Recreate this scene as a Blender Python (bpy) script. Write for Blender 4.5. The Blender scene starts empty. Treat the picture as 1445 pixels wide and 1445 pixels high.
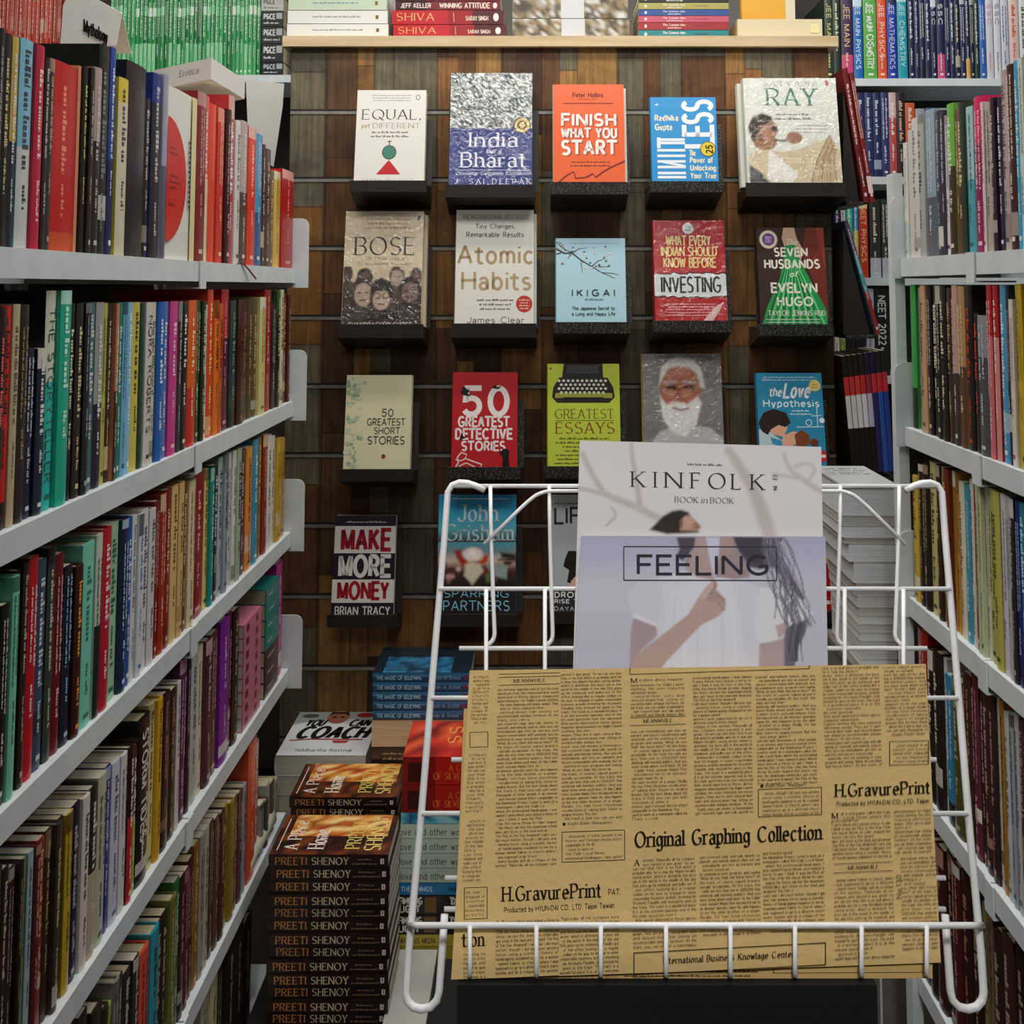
import bpy, math, random
import numpy as np
from mathutils import Vector, Matrix
R = math.radians
rnd = random.Random(7)
sc = bpy.context.scene
COL = sc.collection
# ------------------------------------------------------------------ camera
EYE = 1.35
FOC = 1400.0                    # focal length in pixels of the 1445 px frame
VPX, VPY = 765.0, 405.0         # where the aisle's lines meet
TH = R(4.0)
CX, CY = VPX, VPY - FOC * math.tan(TH)
cam = bpy.data.cameras.new('camera')
cam.sensor_width = 36.0
cam.lens = 36.0 * FOC / 1445.0
cam.shift_x = (722.5 - CX) / 1445.0
cam.shift_y = -(722.5 - CY) / 1445.0
cam.clip_start = 0.05
camo = bpy.data.objects.new('camera', cam)
camo.location = (0, 0, EYE)
camo.rotation_euler = (R(90) + TH, 0, 0)
COL.objects.link(camo)
sc.camera = camo
# ------------------------------------------------------------------ world and lights
w = bpy.data.worlds.new('world'); sc.world = w; w.use_nodes = True
w.node_tree.nodes['Background'].inputs[0].default_value = (0.9, 0.93, 1, 1)
w.node_tree.nodes['Background'].inputs[1].default_value = 0.05
def area(name, loc, rot, sx, sy, power, col=(1, 1, 1)):
    l = bpy.data.lights.new(name, 'AREA'); l.shape = 'RECTANGLE'; l.size = sx; l.size_y = sy
    l.energy = power; l.color = col
    o = bpy.data.objects.new(name, l); o.location = loc; o.rotation_euler = rot
    COL.objects.link(o); return o
def spot(name, loc, to, power, ang, blend, size, col=(1, 1, 1)):
    l = bpy.data.lights.new(name, 'SPOT'); l.energy = power; l.spot_size = R(ang); l.spot_blend = blend; l.shadow_soft_size = size; l.color = col
    o = bpy.data.objects.new(name, l); o.location = loc
    o.rotation_euler = (Vector(to) - Vector(loc)).to_track_quat('-Z', 'Y').to_euler(); COL.objects.link(o)
area('overhead_light', (0.0, 1.05, 2.62), (R(5), 0, 0), 1.5, 0.25, 17, (1, 0.97, 0.92))
area('panel_wash_light', (0.05, 1.68, 2.6), (R(10), 0, 0), 1.3, 0.12, 13, (1, 0.93, 0.84))
area('overhead_light', (0.0, -0.9, 2.55), (R(30), 0, 0), 1.4, 0.35, 7, (1, 0.98, 0.95))  # added front fill behind the camera, lights the face of the rack
area('overhead_light', (-1.15, 1.7, 2.62), (0, 0, 0), 0.25, 1.6, 8, (1, 0.98, 0.95))
area('overhead_light', (1.15, 1.7, 2.62), (0, 0, 0), 0.25, 1.6, 10, (0.97, 0.98, 1))
spot('rack_fill_spot', (0.05, -0.75, 2.5), (0.13, 0.85, 0.98), 78, 27, 0.5, 0.12)  # added spot to brighten the rack, not a known fitting
sc.view_settings.view_transform = 'Standard'
sc.view_settings.look = 'None'
sc.view_settings.gamma = 1.0
sc.view_settings.use_curve_mapping = False
sc.view_settings.exposure = 0.0
# ------------------------------------------------------------------ picture -> place
CT, ST = math.cos(TH), math.sin(TH)
def ray(px, py):
    a, b = (px - CX) / FOC, (CY - py) / FOC
    return Vector((a, CT - b * ST, ST + b * CT))
O = Vector((0, 0, EYE))
def atY(px, py, Y):
    r = ray(px, py); return O + r * (Y / r.y)
def atX(px, py, X):
    r = ray(px, py); return O + r * (X / r.x)
def depth_on(px, X, Z):         # Y of the point of the plane X at height Z seen in column px
    d = X * FOC / (px - CX)
    return (d - (Z - EYE) * ST) / CT
# ------------------------------------------------------------------ materials
def lin(c): return c / 12.92 if c <= 0.04045 else ((c + 0.055) / 1.055) ** 2.4
_hx = {}
def H(h):
    if h not in _hx:
        _hx[h] = tuple(lin(int(h[i:i + 2], 16) / 255) for i in (0, 2, 4)) + (1.0,)
    return _hx[h]
def mix(a, b, t): return tuple(a[i] * (1 - t) + b[i] * t for i in range(3)) + (1.0,)
def base_mat(name):
    m = bpy.data.materials.new(name); m.use_nodes = True
    return m, m.node_tree.nodes, m.node_tree.links, m.node_tree.nodes['Principled BSDF']
def attr_mat(name, rough, spec=0.5, coat=0.0, rvar=0.1, bump=0.0, scale=60, pages=False):
    """colour from the mesh's own print, roughness and relief from noise"""
    m, n, l, b = base_mat(name)
    a = n.new('ShaderNodeVertexColor'); a.layer_name = 'Col'
    tc = n.new('ShaderNodeTexCoord'); no = n.new('ShaderNodeTexNoise'); no.inputs['Scale'].default_value = scale
    l.new(tc.outputs['Object'], no.inputs['Vector'])
    mr = n.new('ShaderNodeMapRange'); mr.inputs['To Min'].default_value = rough - rvar; mr.inputs['To Max'].default_value = rough + rvar
    l.new(no.outputs['Fac'], mr.inputs['Value']); l.new(mr.outputs['Result'], b.inputs['Roughness'])
    if pages:                   # fine leaves, seen on the edge
        mp = n.new('ShaderNodeMapping'); mp.inputs['Scale'].default_value = pages
        l.new(tc.outputs['Object'], mp.inputs['Vector'])
        n2 = n.new('ShaderNodeTexNoise'); n2.inputs['Scale'].default_value = 1.0; n2.inputs['Detail'].default_value = 3
        l.new(mp.outputs['Vector'], n2.inputs['Vector'])
        r2 = n.new('ShaderNodeMapRange'); r2.inputs['From Min'].default_value = 0.3; r2.inputs['From Max'].default_value = 0.7
        r2.inputs['To Min'].default_value = 0.72; r2.inputs['To Max'].default_value = 1.05
        l.new(n2.outputs['Fac'], r2.inputs['Value'])
        mx = n.new('ShaderNodeMix'); mx.data_type = 'RGBA'; mx.blend_type = 'MULTIPLY'; mx.inputs[0].default_value = 1
        l.new(a.outputs['Color'], mx.inputs[6]); l.new(r2.outputs['Result'], mx.inputs[7]); l.new(mx.outputs[2], b.inputs['Base Color'])
    else:
        l.new(a.outputs['Color'], b.inputs['Base Color'])
    b.inputs['Specular IOR Level'].default_value = spec
    b.inputs['Coat Weight'].default_value = coat; b.inputs['Coat Roughness'].default_value = 0.12
    if bump:
        bp = n.new('ShaderNodeBump'); bp.inputs['Strength'].default_value = bump; bp.inputs['Distance'].default_value = 0.002
        l.new(no.outputs['Fac'], bp.inputs['Height']); l.new(bp.outputs['Normal'], b.inputs['Normal'])
    return m
def noise_mat(name, c1, c2, rough=0.5, scale=20, metal=0.0, bump=0.0, stretch=(1, 1, 1)):
    m, n, l, b = base_mat(name)
    tc = n.new('ShaderNodeTexCoord'); mp = n.new('ShaderNodeMapping'); mp.inputs['Scale'].default_value = stretch
    no = n.new('ShaderNodeTexNoise'); no.inputs['Scale'].default_value = scale; no.inputs['Detail'].default_value = 5
    l.new(tc.outputs['Object'], mp.inputs['Vector']); l.new(mp.outputs['Vector'], no.inputs['Vector'])
    cr = n.new('ShaderNodeValToRGB'); cr.color_ramp.elements[0].position = 0.3; cr.color_ramp.elements[1].position = 0.7
    cr.color_ramp.elements[0].color = H(c1); cr.color_ramp.elements[1].color = H(c2)
    l.new(no.outputs['Fac'], cr.inputs['Fac']); l.new(cr.outputs['Color'], b.inputs['Base Color'])
    b.inputs['Roughness'].default_value = rough; b.inputs['Metallic'].default_value = metal
    if bump:
        bp = n.new('ShaderNodeBump'); bp.inputs['Strength'].default_value = bump; bp.inputs['Distance'].default_value = 0.002
        l.new(no.outputs['Fac'], bp.inputs['Height']); l.new(bp.outputs['Normal'], b.inputs['Normal'])
    return m
def plank_mat():
    """weathered boards of uneven width, run upright, each with its own tone, wear and grain"""
    m, n, l, b = base_mat('reclaimed_plank_laminate')
    tc = n.new('ShaderNodeTexCoord'); sx = n.new('ShaderNodeSeparateXYZ'); l.new(tc.outputs['Object'], sx.inputs[0])
    def math_(op, a, bb=None):
        q = n.new('ShaderNodeMath'); q.operation = op
        for i, s in enumerate((a, bb)):
            if s is None: continue
            if isinstance(s, (int, float)): q.inputs[i].default_value = s
            else: l.new(s, q.inputs[i])
        return q.outputs[0]
    def noise(scale, st=None, detail=4, rough=.55, dist=0):
        q = n.new('ShaderNodeTexNoise'); q.inputs['Scale'].default_value = scale; q.inputs['Detail'].default_value = detail; q.inputs['Roughness'].default_value = rough; q.inputs['Distortion'].default_value = dist
        if st:
            mp = n.new('ShaderNodeMapping'); mp.inputs['Scale'].default_value = st; l.new(tc.outputs['Object'], mp.inputs['Vector']); l.new(mp.outputs['Vector'], q.inputs['Vector'])
        else: l.new(tc.outputs['Object'], q.inputs['Vector'])
        return q.outputs['Fac']
    def rng(s, f0, f1, t0, t1):
        q = n.new('ShaderNodeMapRange'); q.inputs['From Min'].default_value = f0; q.inputs['From Max'].default_value = f1; q.inputs['To Min'].default_value = t0; q.inputs['To Max'].default_value = t1
        l.new(s, q.inputs['Value']); return q.outputs['Result']
    # uneven widths: bend the x coordinate
    xb = math_('ADD', math_('MULTIPLY', sx.outputs['X'], 1 / 0.056), math_('MULTIPLY', math_('SINE', math_('MULTIPLY', sx.outputs['X'], 31)), 0.34))
    cx = math_('FLOOR', xb)
    w1 = n.new('ShaderNodeTexWhiteNoise'); w1.noise_dimensions = '1D'; l.new(cx, w1.inputs['W'])
    zb = math_('ADD', math_('MULTIPLY', sx.outputs['Z'], 1 / 0.29), math_('MULTIPLY', w1.outputs['Value'], 3.0)); bz = math_('FLOOR', zb)
    fr = math_('FRACT', xb); fz = math_('FRACT', zb)
    cv = n.new('ShaderNodeCombineXYZ'); l.new(cx, cv.inputs[0]); l.new(bz, cv.inputs[1])
    wn = n.new('ShaderNodeTexWhiteNoise'); wn.noise_dimensions = '2D'; l.new(cv.outputs[0], wn.inputs['Vector'])
    cr = n.new('ShaderNodeValToRGB'); e = cr.color_ramp.elements; cr.color_ramp.interpolation = 'CONSTANT'
    e[0].position = 0; e[0].color = H('684528'); e[1].position = 0.15; e[1].color = H('8c6238')
    for p, c in ((0.28, '503626'), (0.42, '6c6450'), (0.5, '9c7440'), (0.62, '5e442c'), (0.74, '80592e'), (0.86, '55503f'), (0.92, '44301f')):
        q = e.new(p); q.color = H(c)
    l.new(wn.outputs['Value'], cr.inputs['Fac'])
    k = math_('MULTIPLY', rng(noise(1, (110, 110, 6), 7, .7), .3, .72, .42, 1.3), rng(noise(11, None, 6, .65, .6), .25, .75, .45, 1.4))
    edge = math_('GREATER_THAN', math_('ABSOLUTE', math_('SUBTRACT', fr, 0.5)), 0.47); ez = math_('GREATER_THAN', math_('ABSOLUTE', math_('SUBTRACT', fz, 0.5)), 0.495)
    k = math_('MULTIPLY', k, math_('SUBTRACT', 1.0, math_('MULTIPLY', math_('MAXIMUM', edge, ez), 0.5)))
    worn = n.new('ShaderNodeMix'); worn.data_type = 'RGBA'; l.new(rng(noise(1, (22, 22, 5), 6, .7, .8), .55, .75, 0, .25), worn.inputs[0]); l.new(cr.outputs['Color'], worn.inputs[6]); worn.inputs[7].default_value = H('8a7658')
    mx = n.new('ShaderNodeMix'); mx.data_type = 'RGBA'; mx.blend_type = 'MULTIPLY'; mx.inputs[0].default_value = 1
    l.new(worn.outputs[2], mx.inputs[6]); l.new(k, mx.inputs[7]); l.new(mx.outputs[2], b.inputs['Base Color'])
    b.inputs['Roughness'].default_value = 0.5; b.inputs['Specular IOR Level'].default_value = 0.3
    return m
def speckle_mat():
    m, n, l, b = base_mat('black_speckled_laminate')
    tc = n.new('ShaderNodeTexCoord'); no = n.new('ShaderNodeTexNoise'); no.inputs['Scale'].default_value = 420; no.inputs['Detail'].default_value = 2
    l.new(tc.outputs['Object'], no.inputs['Vector'])
    cr = n.new('ShaderNodeValToRGB'); cr.color_ramp.elements[0].position = 0.55; cr.color_ramp.elements[1].position = 0.72
    cr.color_ramp.elements[0].color = H('17130f'); cr.color_ramp.elements[1].color = H('77797a')
    l.new(no.outputs['Fac'], cr.inputs['Fac']); l.new(cr.outputs['Color'], b.inputs['Base Color']); b.inputs['Roughness'].default_value = 0.45
    return m
def film_mat():
    m, n, l, b = base_mat('clear_shrink_film')
    out = n['Material Output']; tr = n.new('ShaderNodeBsdfTransparent'); gl = n.new('ShaderNodeBsdfGlossy'); gl.inputs['Roughness'].default_value = 0.12
    tc = n.new('ShaderNodeTexCoord'); no = n.new('ShaderNodeTexNoise'); no.inputs['Scale'].default_value = 55; no.inputs['Detail'].default_value = 3; no.inputs['Distortion'].default_value = 1.2
    l.new(tc.outputs['Object'], no.inputs['Vector'])
    bp = n.new('ShaderNodeBump'); bp.inputs['Strength'].default_value = 1.0; bp.inputs['Distance'].default_value = 0.006
    l.new(no.outputs['Fac'], bp.inputs['Height']); l.new(bp.outputs['Normal'], gl.inputs['Normal'])
    mxs = n.new('ShaderNodeMixShader'); mxs.inputs[0].default_value = 0.085
    l.new(tr.outputs[0], mxs.inputs[1]); l.new(gl.outputs[0], mxs.inputs[2]); l.new(mxs.outputs[0], out.inputs['Surface'])
    return m
GLOSS = attr_mat('laminated_cover', 0.36, 0.45, 0.15)
MATTE = attr_mat('matte_printed_paper', 0.72, 0.25)
PAGES = attr_mat('page_edges', 0.9, 0.1, pages=(900, 12, 12))
CARD = attr_mat('card_and_paper', 0.8, 0.2, bump=0.15, scale=120)
NEWS = attr_mat('kraft_newsprint', 0.85, 0.1, bump=0.25, scale=180)
FILM = film_mat()
SHELFM = noise_mat('grey_white_powder_coated_steel', 'c8d0d4', 'd4dbde', 0.42, 30)
DARKSTEEL = noise_mat('dark_shelf_back', '2b2622', '3a342e', 0.7, 12)
WIREM = noise_mat('white_coated_wire', 'dedede', 'e8e8e8', 0.4, 40)
PLANK = plank_mat()
SPECK = speckle_mat()
BLACK = noise_mat('black_holder_plastic', '15110f', '1e1a17', 0.5, 30)
ALU = noise_mat('aluminium_groove_strip', '8b8880', 'a6a49c', 0.4, 40, 0.6)
PINE = noise_mat('pale_pine', 'b9a27c', 'cdb994', 0.6, 6, stretch=(1, 12, 12))
PLINTH = noise_mat('near_black_board', '0a0706', '100c0a', 0.8, 10)  # on the rack plinth this near-black stands in for darkness
CARTON = noise_mat('pale_grey_carton', '8f9088', 'a9aaa2', 0.8, 9)
# ------------------------------------------------------------------ mesh collecting
class MB:
    def __init__(s): s.v = []; s.f = []; s.c = []
    def poly(s, pts, col):
        b = len(s.v); s.v += [tuple(p) for p in pts]; s.f.append(tuple(range(b, b + len(pts)))); s.c.append([col] * len(pts))
    def gpoly(s, pts, cols):
        b = len(s.v); s.v += [tuple(p) for p in pts]; s.f.append(tuple(range(b, b + len(pts)))); s.c.append(list(cols))
    def shared(s, pts, faces, col):
        b = len(s.v); s.v += [tuple(p) for p in pts]
        for f in faces: s.f.append(tuple(b + i for i in f)); s.c.append([col] * len(f))
    def box(s, x0, y0, z0, x1, y1, z1, col=(.5, .5, .5, 1)):
        p = [(x, y, z) for z in (z0, z1) for y in (y0, y1) for x in (x0, x1)]
        s.shared(p, [(0, 2, 3, 1), (4, 5, 7, 6), (0, 1, 5, 4), (2, 6, 7, 3), (0, 4, 6, 2), (1, 3, 7, 5)], col)
    def prism(s, prof, a0, a1, axis, col=(.5, .5, .5, 1)):
        """profile of 2D points swept from a0 to a1 along axis 0/1/2"""
        def P(q, a):
            return ((a, q[0], q[1]), (q[0], a, q[1]), (q[0], q[1], a))[axis]
        n = len(prof); pts = [P(q, a0) for q in prof] + [P(q, a1) for q in prof]
        s.shared(pts, [tuple(range(n - 1, -1, -1)), tuple(range(n, 2 * n))] + [(i, (i + 1) % n, n + (i + 1) % n, n + i) for i in range(n)], col)
    def tube(s, pts, r, col=(.8, .8, .8, 1), n=8):
        pts = [Vector(p) for p in pts]; rings = []; up = None
        for i, p in enumerate(pts):
            d = (pts[min(i + 1, len(pts) - 1)] - pts[max(i - 1, 0)]).normalized()
            if up is None: up = Vector((0, 0, 1)) if abs(d.z) < 0.9 else Vector((0, 1, 0))
            a = d.cross(up).normalized(); bb = a.cross(d).normalized(); up = bb
            rings.append([p + a * (r * math.cos(2 * math.pi * k / n)) + bb * (r * math.sin(2 * math.pi * k / n)) for k in range(n)])
        v = [q for rg in rings for q in rg]
        f = [(i * n + k, i * n + (k + 1) % n, (i + 1) * n + (k + 1) % n, (i + 1) * n + k) for i in range(len(rings) - 1) for k in range(n)]
        f += [tuple(range(n - 1, -1, -1)), tuple((len(rings) - 1) * n + k for k in range(n))]
        s.shared(v, f, col)
    def build(s, name, mat, parent=None, smooth=False):
        me = bpy.data.meshes.new(name); me.from_pydata(s.v, [], s.f)
        at = me.color_attributes.new('Col', 'FLOAT_COLOR', 'CORNER')
        at.data.foreach_set('color', [x for c in s.c for q in c for x in q])
        if smooth: me.polygons.foreach_set('use_smooth', [True] * len(me.polygons))
        me.materials.append(mat)
        o = bpy.data.objects.new(name, me); COL.objects.link(o)
        if parent is not None: o.parent = parent
        return o
def thing(name, label, cat, loc=(0, 0, 0), rot=(0, 0, 0), group=None):
    o = bpy.data.objects.new(name, None); o.empty_display_size = 0.02; COL.objects.link(o)
    o.location = loc; o.rotation_euler = rot; o['label'] = label; o['category'] = cat
    if group: o['group'] = group
    return o
def struct(o): o['kind'] = 'structure'; return o
def cp_tree(t, loc, label, rot=None, group=None):
    """another copy of a thing with its parts"""
    c = t.copy(); COL.objects.link(c); c.location = loc; c['label'] = label
    if rot: c.rotation_euler = rot
    if group: c['group'] = group
    for ch in list(t.children):
        d = ch.copy(); COL.objects.link(d); d.parent = c
        for g in ch.children:
            e = g.copy(); COL.objects.link(e); e.parent = d
    return c
# ------------------------------------------------------------------ lettering: a stroke alphabet
G = {}
def _g(s):
    for ln in s.strip().splitlines():
        ch, wd, st = ln.strip().split(None, 2)
        G[{'SP': ' '}.get(ch, ch)] = (float(wd), [k.split() for k in st.split(';')])
_g('''
A .72 0,0 .36,1 ; .36,1 .72,0 ; .13,.34 .59,.34
B .58 0,0 0,1 ; 0,1 .3,1 @.3,.76,.24,.24,90,-90 0,.52 ; 0,.52 .31,.52 @.31,.26,.27,.26,90,-90 0,0
C .74 @.42,.5,.42,.5,45,315
D .7 0,0 0,1 ; 0,1 .25,1 @.25,.5,.44,.5,90,-90 0,0
E .52 0,0 0,1 ; 0,1 .5,1 ; 0,.52 .43,.52 ; 0,0 .52,0
F .5 0,0 0,1 ; 0,1 .5,1 ; 0,.52 .43,.52
G .78 @.42,.5,.42,.5,50,322 ; .76,.18 .76,.44 ; .5,.44 .76,.44
H .66 0,0 0,1 ; .66,0 .66,1 ; 0,.52 .66,.52
I .0 0,0 0,1
J .4 @.18,.24,.22,.24,190,360 .4,1
K .62 0,0 0,1 ; .58,1 0,.42 ; .17,.57 .62,0
L .5 0,0 0,1 ; 0,0 .5,0
M .8 0,0 0,1 ; 0,1 .4,.05 ; .4,.05 .8,1 ; .8,1 .8,0
N .72 0,0 0,1 ; 0,1 .72,0 ; .72,0 .72,1
O .88 @.44,.5,.44,.5,0,360
P .56 0,0 0,1 ; 0,1 .28,1 @.28,.73,.28,.27,90,-90 0,.46
Q .88 @.44,.5,.44,.5,0,360 ; .5,.25 .86,-.1
R .6 0,0 0,1 ; 0,1 .28,1 @.28,.74,.28,.26,90,-90 0,.48 ; .28,.48 .6,0
S .56 @.28,.75,.26,.25,35,270 @.28,.25,.28,.25,90,-145
T .62 .31,0 .31,1 ; 0,1 .62,1
U .62 0,1 0,.3 @.31,.3,.31,.3,180,360 .62,1
V .68 0,1 .34,0 ; .34,0 .68,1
W 1.0 0,1 .26,0 ; .26,0 .5,.9 ; .5,.9 .74,0 ; .74,0 1,1
X .64 0,1 .64,0 ; .64,1 0,0
Y .64 0,1 .32,.45 ; .64,1 .32,.45 ; .32,.45 .32,0
Z .58 0,1 .56,1 ; .56,1 0,0 ; 0,0 .58,0
a .42 @.2,.42,.21,.24,155,0 .41,0 ; @.2,.19,.2,.19,0,360
b .46 0,0 0,1 ; @.23,.33,.23,.33,0,360
c .42 @.24,.33,.24,.33,45,315
d .46 .46,0 .46,1 ; @.23,.33,.23,.33,0,360
e .46 .02,.36 .46,.36 @.23,.33,.23,.33,5,315
f .26 .08,0 .08,.8 @.26,.8,.18,.2,180,50 ; -.06,.66 .26,.66
g .46 @.22,.36,.22,.3,0,360 ; .46,.66 .46,-.06 @.23,-.06,.23,.22,0,-150
h .44 0,0 0,1 ; 0,.42 @.22,.42,.22,.24,180,0 .44,0
i .0 0,0 0,.66 ; 0,.86 0,.96
j .1 .1,.66 .1,-.08 @-.06,-.08,.16,.16,0,-100 ; .1,.86 .1,.96
k .44 0,0 0,1 ; .4,.66 0,.25 ; .12,.37 .44,0
l .0 0,0 0,1
m .72 0,0 0,.66 ; 0,.44 @.18,.44,.18,.22,180,0 .36,0 ; .36,.44 @.54,.44,.18,.22,180,0 .72,0
n .44 0,0 0,.66 ; 0,.42 @.22,.42,.22,.24,180,0 .44,0
o .48 @.24,.33,.24,.33,0,360
p .46 0,-.26 0,.66 ; @.23,.33,.23,.33,0,360
q .46 .46,-.26 .46,.66 ; @.23,.33,.23,.33,0,360
r .28 0,0 0,.66 ; 0,.42 @.2,.44,.2,.22,180,50
s .38 @.19,.5,.17,.16,35,270 @.19,.17,.19,.17,90,-145
t .28 .1,.9 .1,.15 @.25,.15,.15,.15,180,310 ; -.05,.66 .27,.66
u .44 0,.66 0,.24 @.22,.24,.22,.24,180,360 .44,.66 ; .44,.3 .44,0
v .44 0,.66 .22,0 ; .22,0 .44,.66
w .68 0,.66 .17,0 ; .17,0 .34,.6 ; .34,.6 .51,0 ; .51,0 .68,.66
x .42 0,.66 .42,0 ; .42,.66 0,0
y .44 0,.66 .22,0 ; .44,.66 .14,-.24
z .4 0,.66 .4,.66 ; .4,.66 0,0 ; 0,0 .4,0
0 .54 @.27,.5,.27,.5,0,360
1 .2 0,.8 .2,1 ; .2,1 .2,0
2 .52 @.26,.73,.25,.27,160,-30 0,0 ; 0,0 .52,0
3 .5 @.24,.76,.22,.24,150,-90 @.24,.26,.26,.26,90,-150
4 .54 .4,0 .4,1 ; .4,1 0,.3 ; 0,.3 .54,.3
5 .5 .46,1 .08,1 ; .08,1 .04,.56 @.23,.31,.26,.31,125,-150
6 .52 @.26,.3,.26,.3,0,360 ; 0,.3 .1,.7 .4,1
7 .5 0,1 .5,1 ; .5,1 .16,0
8 .52 @.26,.76,.22,.24,0,360 ; @.26,.26,.26,.26,0,360
9 .52 @.26,.7,.26,.3,0,360 ; .52,.7 .42,.3 .12,0
. .0 0,-.02 0,.1
, .02 .03,.1 0,-.12
' .0 0,.8 0,1
- .24 0,.36 .24,.36
: .0 0,0 0,.12 ; 0,.5 0,.62
! .0 0,.3 0,1 ; 0,0 0,.1
? .4 @.2,.76,.2,.24,170,-90 .2,.3 ; .2,0 .2,.1
( .16 @.4,.45,.4,.7,140,220
) .16 @-.24,.45,.4,.7,40,-40
& .7 .7,0 .16,.66 @.3,.82,.18,.18,200,-20 .06,.34 @.26,.22,.26,.24,150,320 .68,.45
/ .4 0,-.1 .4,1.05
SP .3 0,0 0,0
''')
STY = {'n': (.115, None), 'l': (.07, None), 'b': (.165, None), 'B': (.215, None), 's': (.125, .04), 'S': (.155, .055), 'c': (.135, .052), 'm': (.15, .055), 'd': (.135, None)}
def pen(w, t, dx, dy):
    if t is None: return w
    return t + (w - t) * abs(math.sin(math.atan2(dy, dx) - 0.38)) ** 1.4
def glyph(ch, sx, sy, sty, step):
    """(quads in text units, width)"""
    if ch not in G: ch = '-'
    wd, strokes = G[ch]; w_, t_ = STY[sty]; w_ *= sy; t_ = None if t_ is None else t_ * sy
    out = []; ends = []
    if ch == ' ': return out, wd
    lines = []
    for st in strokes:
        pts = []
        for k in st:
            if k[0] == '@':
                cx, cy, rx, ry, a0, a1 = map(float, k[1:].split(','))
                n = max(2, int(abs(a1 - a0) / step))
                for i in range(n + 1):
                    a = R(a0 + (a1 - a0) * i / n); pts.append(((cx + rx * math.cos(a)) * sx, (cy + ry * math.sin(a)) * sy))
            else:
                x, y = map(float, k.split(',')); pts.append((x * sx, y * sy))
        q = [pts[0]]
        for p in pts[1:]:
            if abs(p[0] - q[-1][0]) + abs(p[1] - q[-1][1]) > 1e-6 * sy: q.append(p)
        lines.append(q)
    for q in lines:
        n = len(q)
        if n < 2: continue
        closed = n > 3 and abs(q[0][0] - q[-1][0]) + abs(q[0][1] - q[-1][1]) < 1e-4 * sy
        Lf = []; Rt = []
        for i in range(n):
            a = q[i - 1] if i else (q[-2] if closed else None); b = q[i + 1] if i < n - 1 else (q[1] if closed else None)
            ds = []
            if a is not None: ds.append((q[i][0] - a[0], q[i][1] - a[1]))
            if b is not None: ds.append((b[0] - q[i][0], b[1] - q[i][1]))
            dx = dy = 0
            for d in ds:
                m = math.hypot(*d) or 1; dx += d[0] / m; dy += d[1] / m
            m = math.hypot(dx, dy) or 1; dx /= m; dy /= m
            h = pen(w_, t_, dx, dy) / 2
            if len(ds) == 2:
                d = ds[0]; mm = math.hypot(*d) or 1; c = abs(dx * d[0] + dy * d[1]) / mm
                h /= max(c, 0.5)
            ex = ey = 0
            if len(ds) == 1 and t_ is None:      # square ends close the corners of sans letters
                e = w_ * (.5 if n == 2 and (abs(dx) < .02 or abs(dy) < .02) else .12) * (-1 if a is None else 1)
                if (abs(dy) < .02): ex = dx * e
            Lf.append((q[i][0] - dy * h + ex, q[i][1] + dx * h + ey)); Rt.append((q[i][0] + dy * h + ex, q[i][1] - dx * h + ey))
        for i in range(n - 1): out.append((Rt[i], Rt[i + 1], Lf[i + 1], Lf[i]))
        if t_ is not None and not closed and step < 40:
            for p, d in ((q[0], (q[1][0] - q[0][0], q[1][1] - q[0][1])), (q[-1], (q[-1][0] - q[-2][0], q[-1][1] - q[-2][1]))):
                m = math.hypot(*d) or 1
                joint = any(qq is not q and min(math.hypot(p[0] - qq[0][0], p[1] - qq[0][1]), math.hypot(p[0] - qq[-1][0], p[1] - qq[-1][1])) < 1e-4 * sy for qq in lines)
                y = p[1] / sy
                lvl = any(abs(y - k) < .012 for k in (0, 1, .66, -.26))
                if not lvl: continue
                s_ = w_ * .5 + .085 * sy; hh = t_ * .55 if t_ else 0
                yy = p[1] + (hh if y < .01 else -hh)
                if abs(d[1]) / m > .35:
                    if joint and abs(d[0]) / m > .1: continue
                    x0 = p[0] - s_; x1 = p[0] + (0 if joint and p[0] < .1 * sx else s_)
                    if abs(y - .66) < .02 or (ch in 'bdhkl' and y > .9): x1 = p[0] + w_ * .5
                    out.append(((x0, yy - hh), (x1, yy - hh), (x1, yy + hh), (x0, yy + hh)))
                elif abs(d[0]) / m > .8 and not joint:
                    s2 = .16 * sy * (1 if y < .3 else -1); x = p[0]
                    out.append(((x - t_ * 1.6, p[1]), (x, p[1]), (x, p[1] + s2), (x - t_ * .5, p[1] + s2)))
    return out, wd
def text_quads(s, x0, y0, x1, y1, sty, step=18, track=None):
    """letters filling the box x0..x1, baseline y1, cap line y0 (y grows downwards)"""
    it = sty.endswith('i'); sty = sty[0]
    w_ = STY[sty][0]
    gap = (0.17 + w_ * .75) if track is None else track
    tot = sum(G.get(c, G['-'])[0] for c in s) + gap * (len(s) - 1) + w_
    sy = y1 - y0; sx = (x1 - x0) / tot
    x = x0 + w_ / 2 * sx; out = []
    for c in s:
        q, wd = glyph(c, sx, sy, sty, step)
        for p in q:
            out.append([(a + x + (b * .22 if it else 0), y1 - b) for a, b in p])
        x += (wd + gap) * sx
    return out
def marks(r, x0, y0, x1, y1, n, align='c', full=0.6):
    """n lines of small print too small to read"""
    out = []; lh = (y1 - y0) / n
    for i in range(n):
        L = (x1 - x0) * (full + (1 - full) * r.random()); s = x0 + ((x1 - x0 - L) / 2 if align == 'c' else 0)
        x = s; h = lh * .5; yb = y0 + lh * (i + .78)
        while x < s + L:
            wl = h * r.uniform(1.0, 4.0); e = min(x + wl, s + L); c = x
            while c < e:
                k = h * r.uniform(.28, .6); t = r.choice((.62, .62, .62, 1.0))
                out.append([(c, yb), (min(c + k, e), yb), (min(c + k, e), yb - h * t), (c, yb - h * t)]); c += k + h * .16
            x = e + h * .55
    return out
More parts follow.
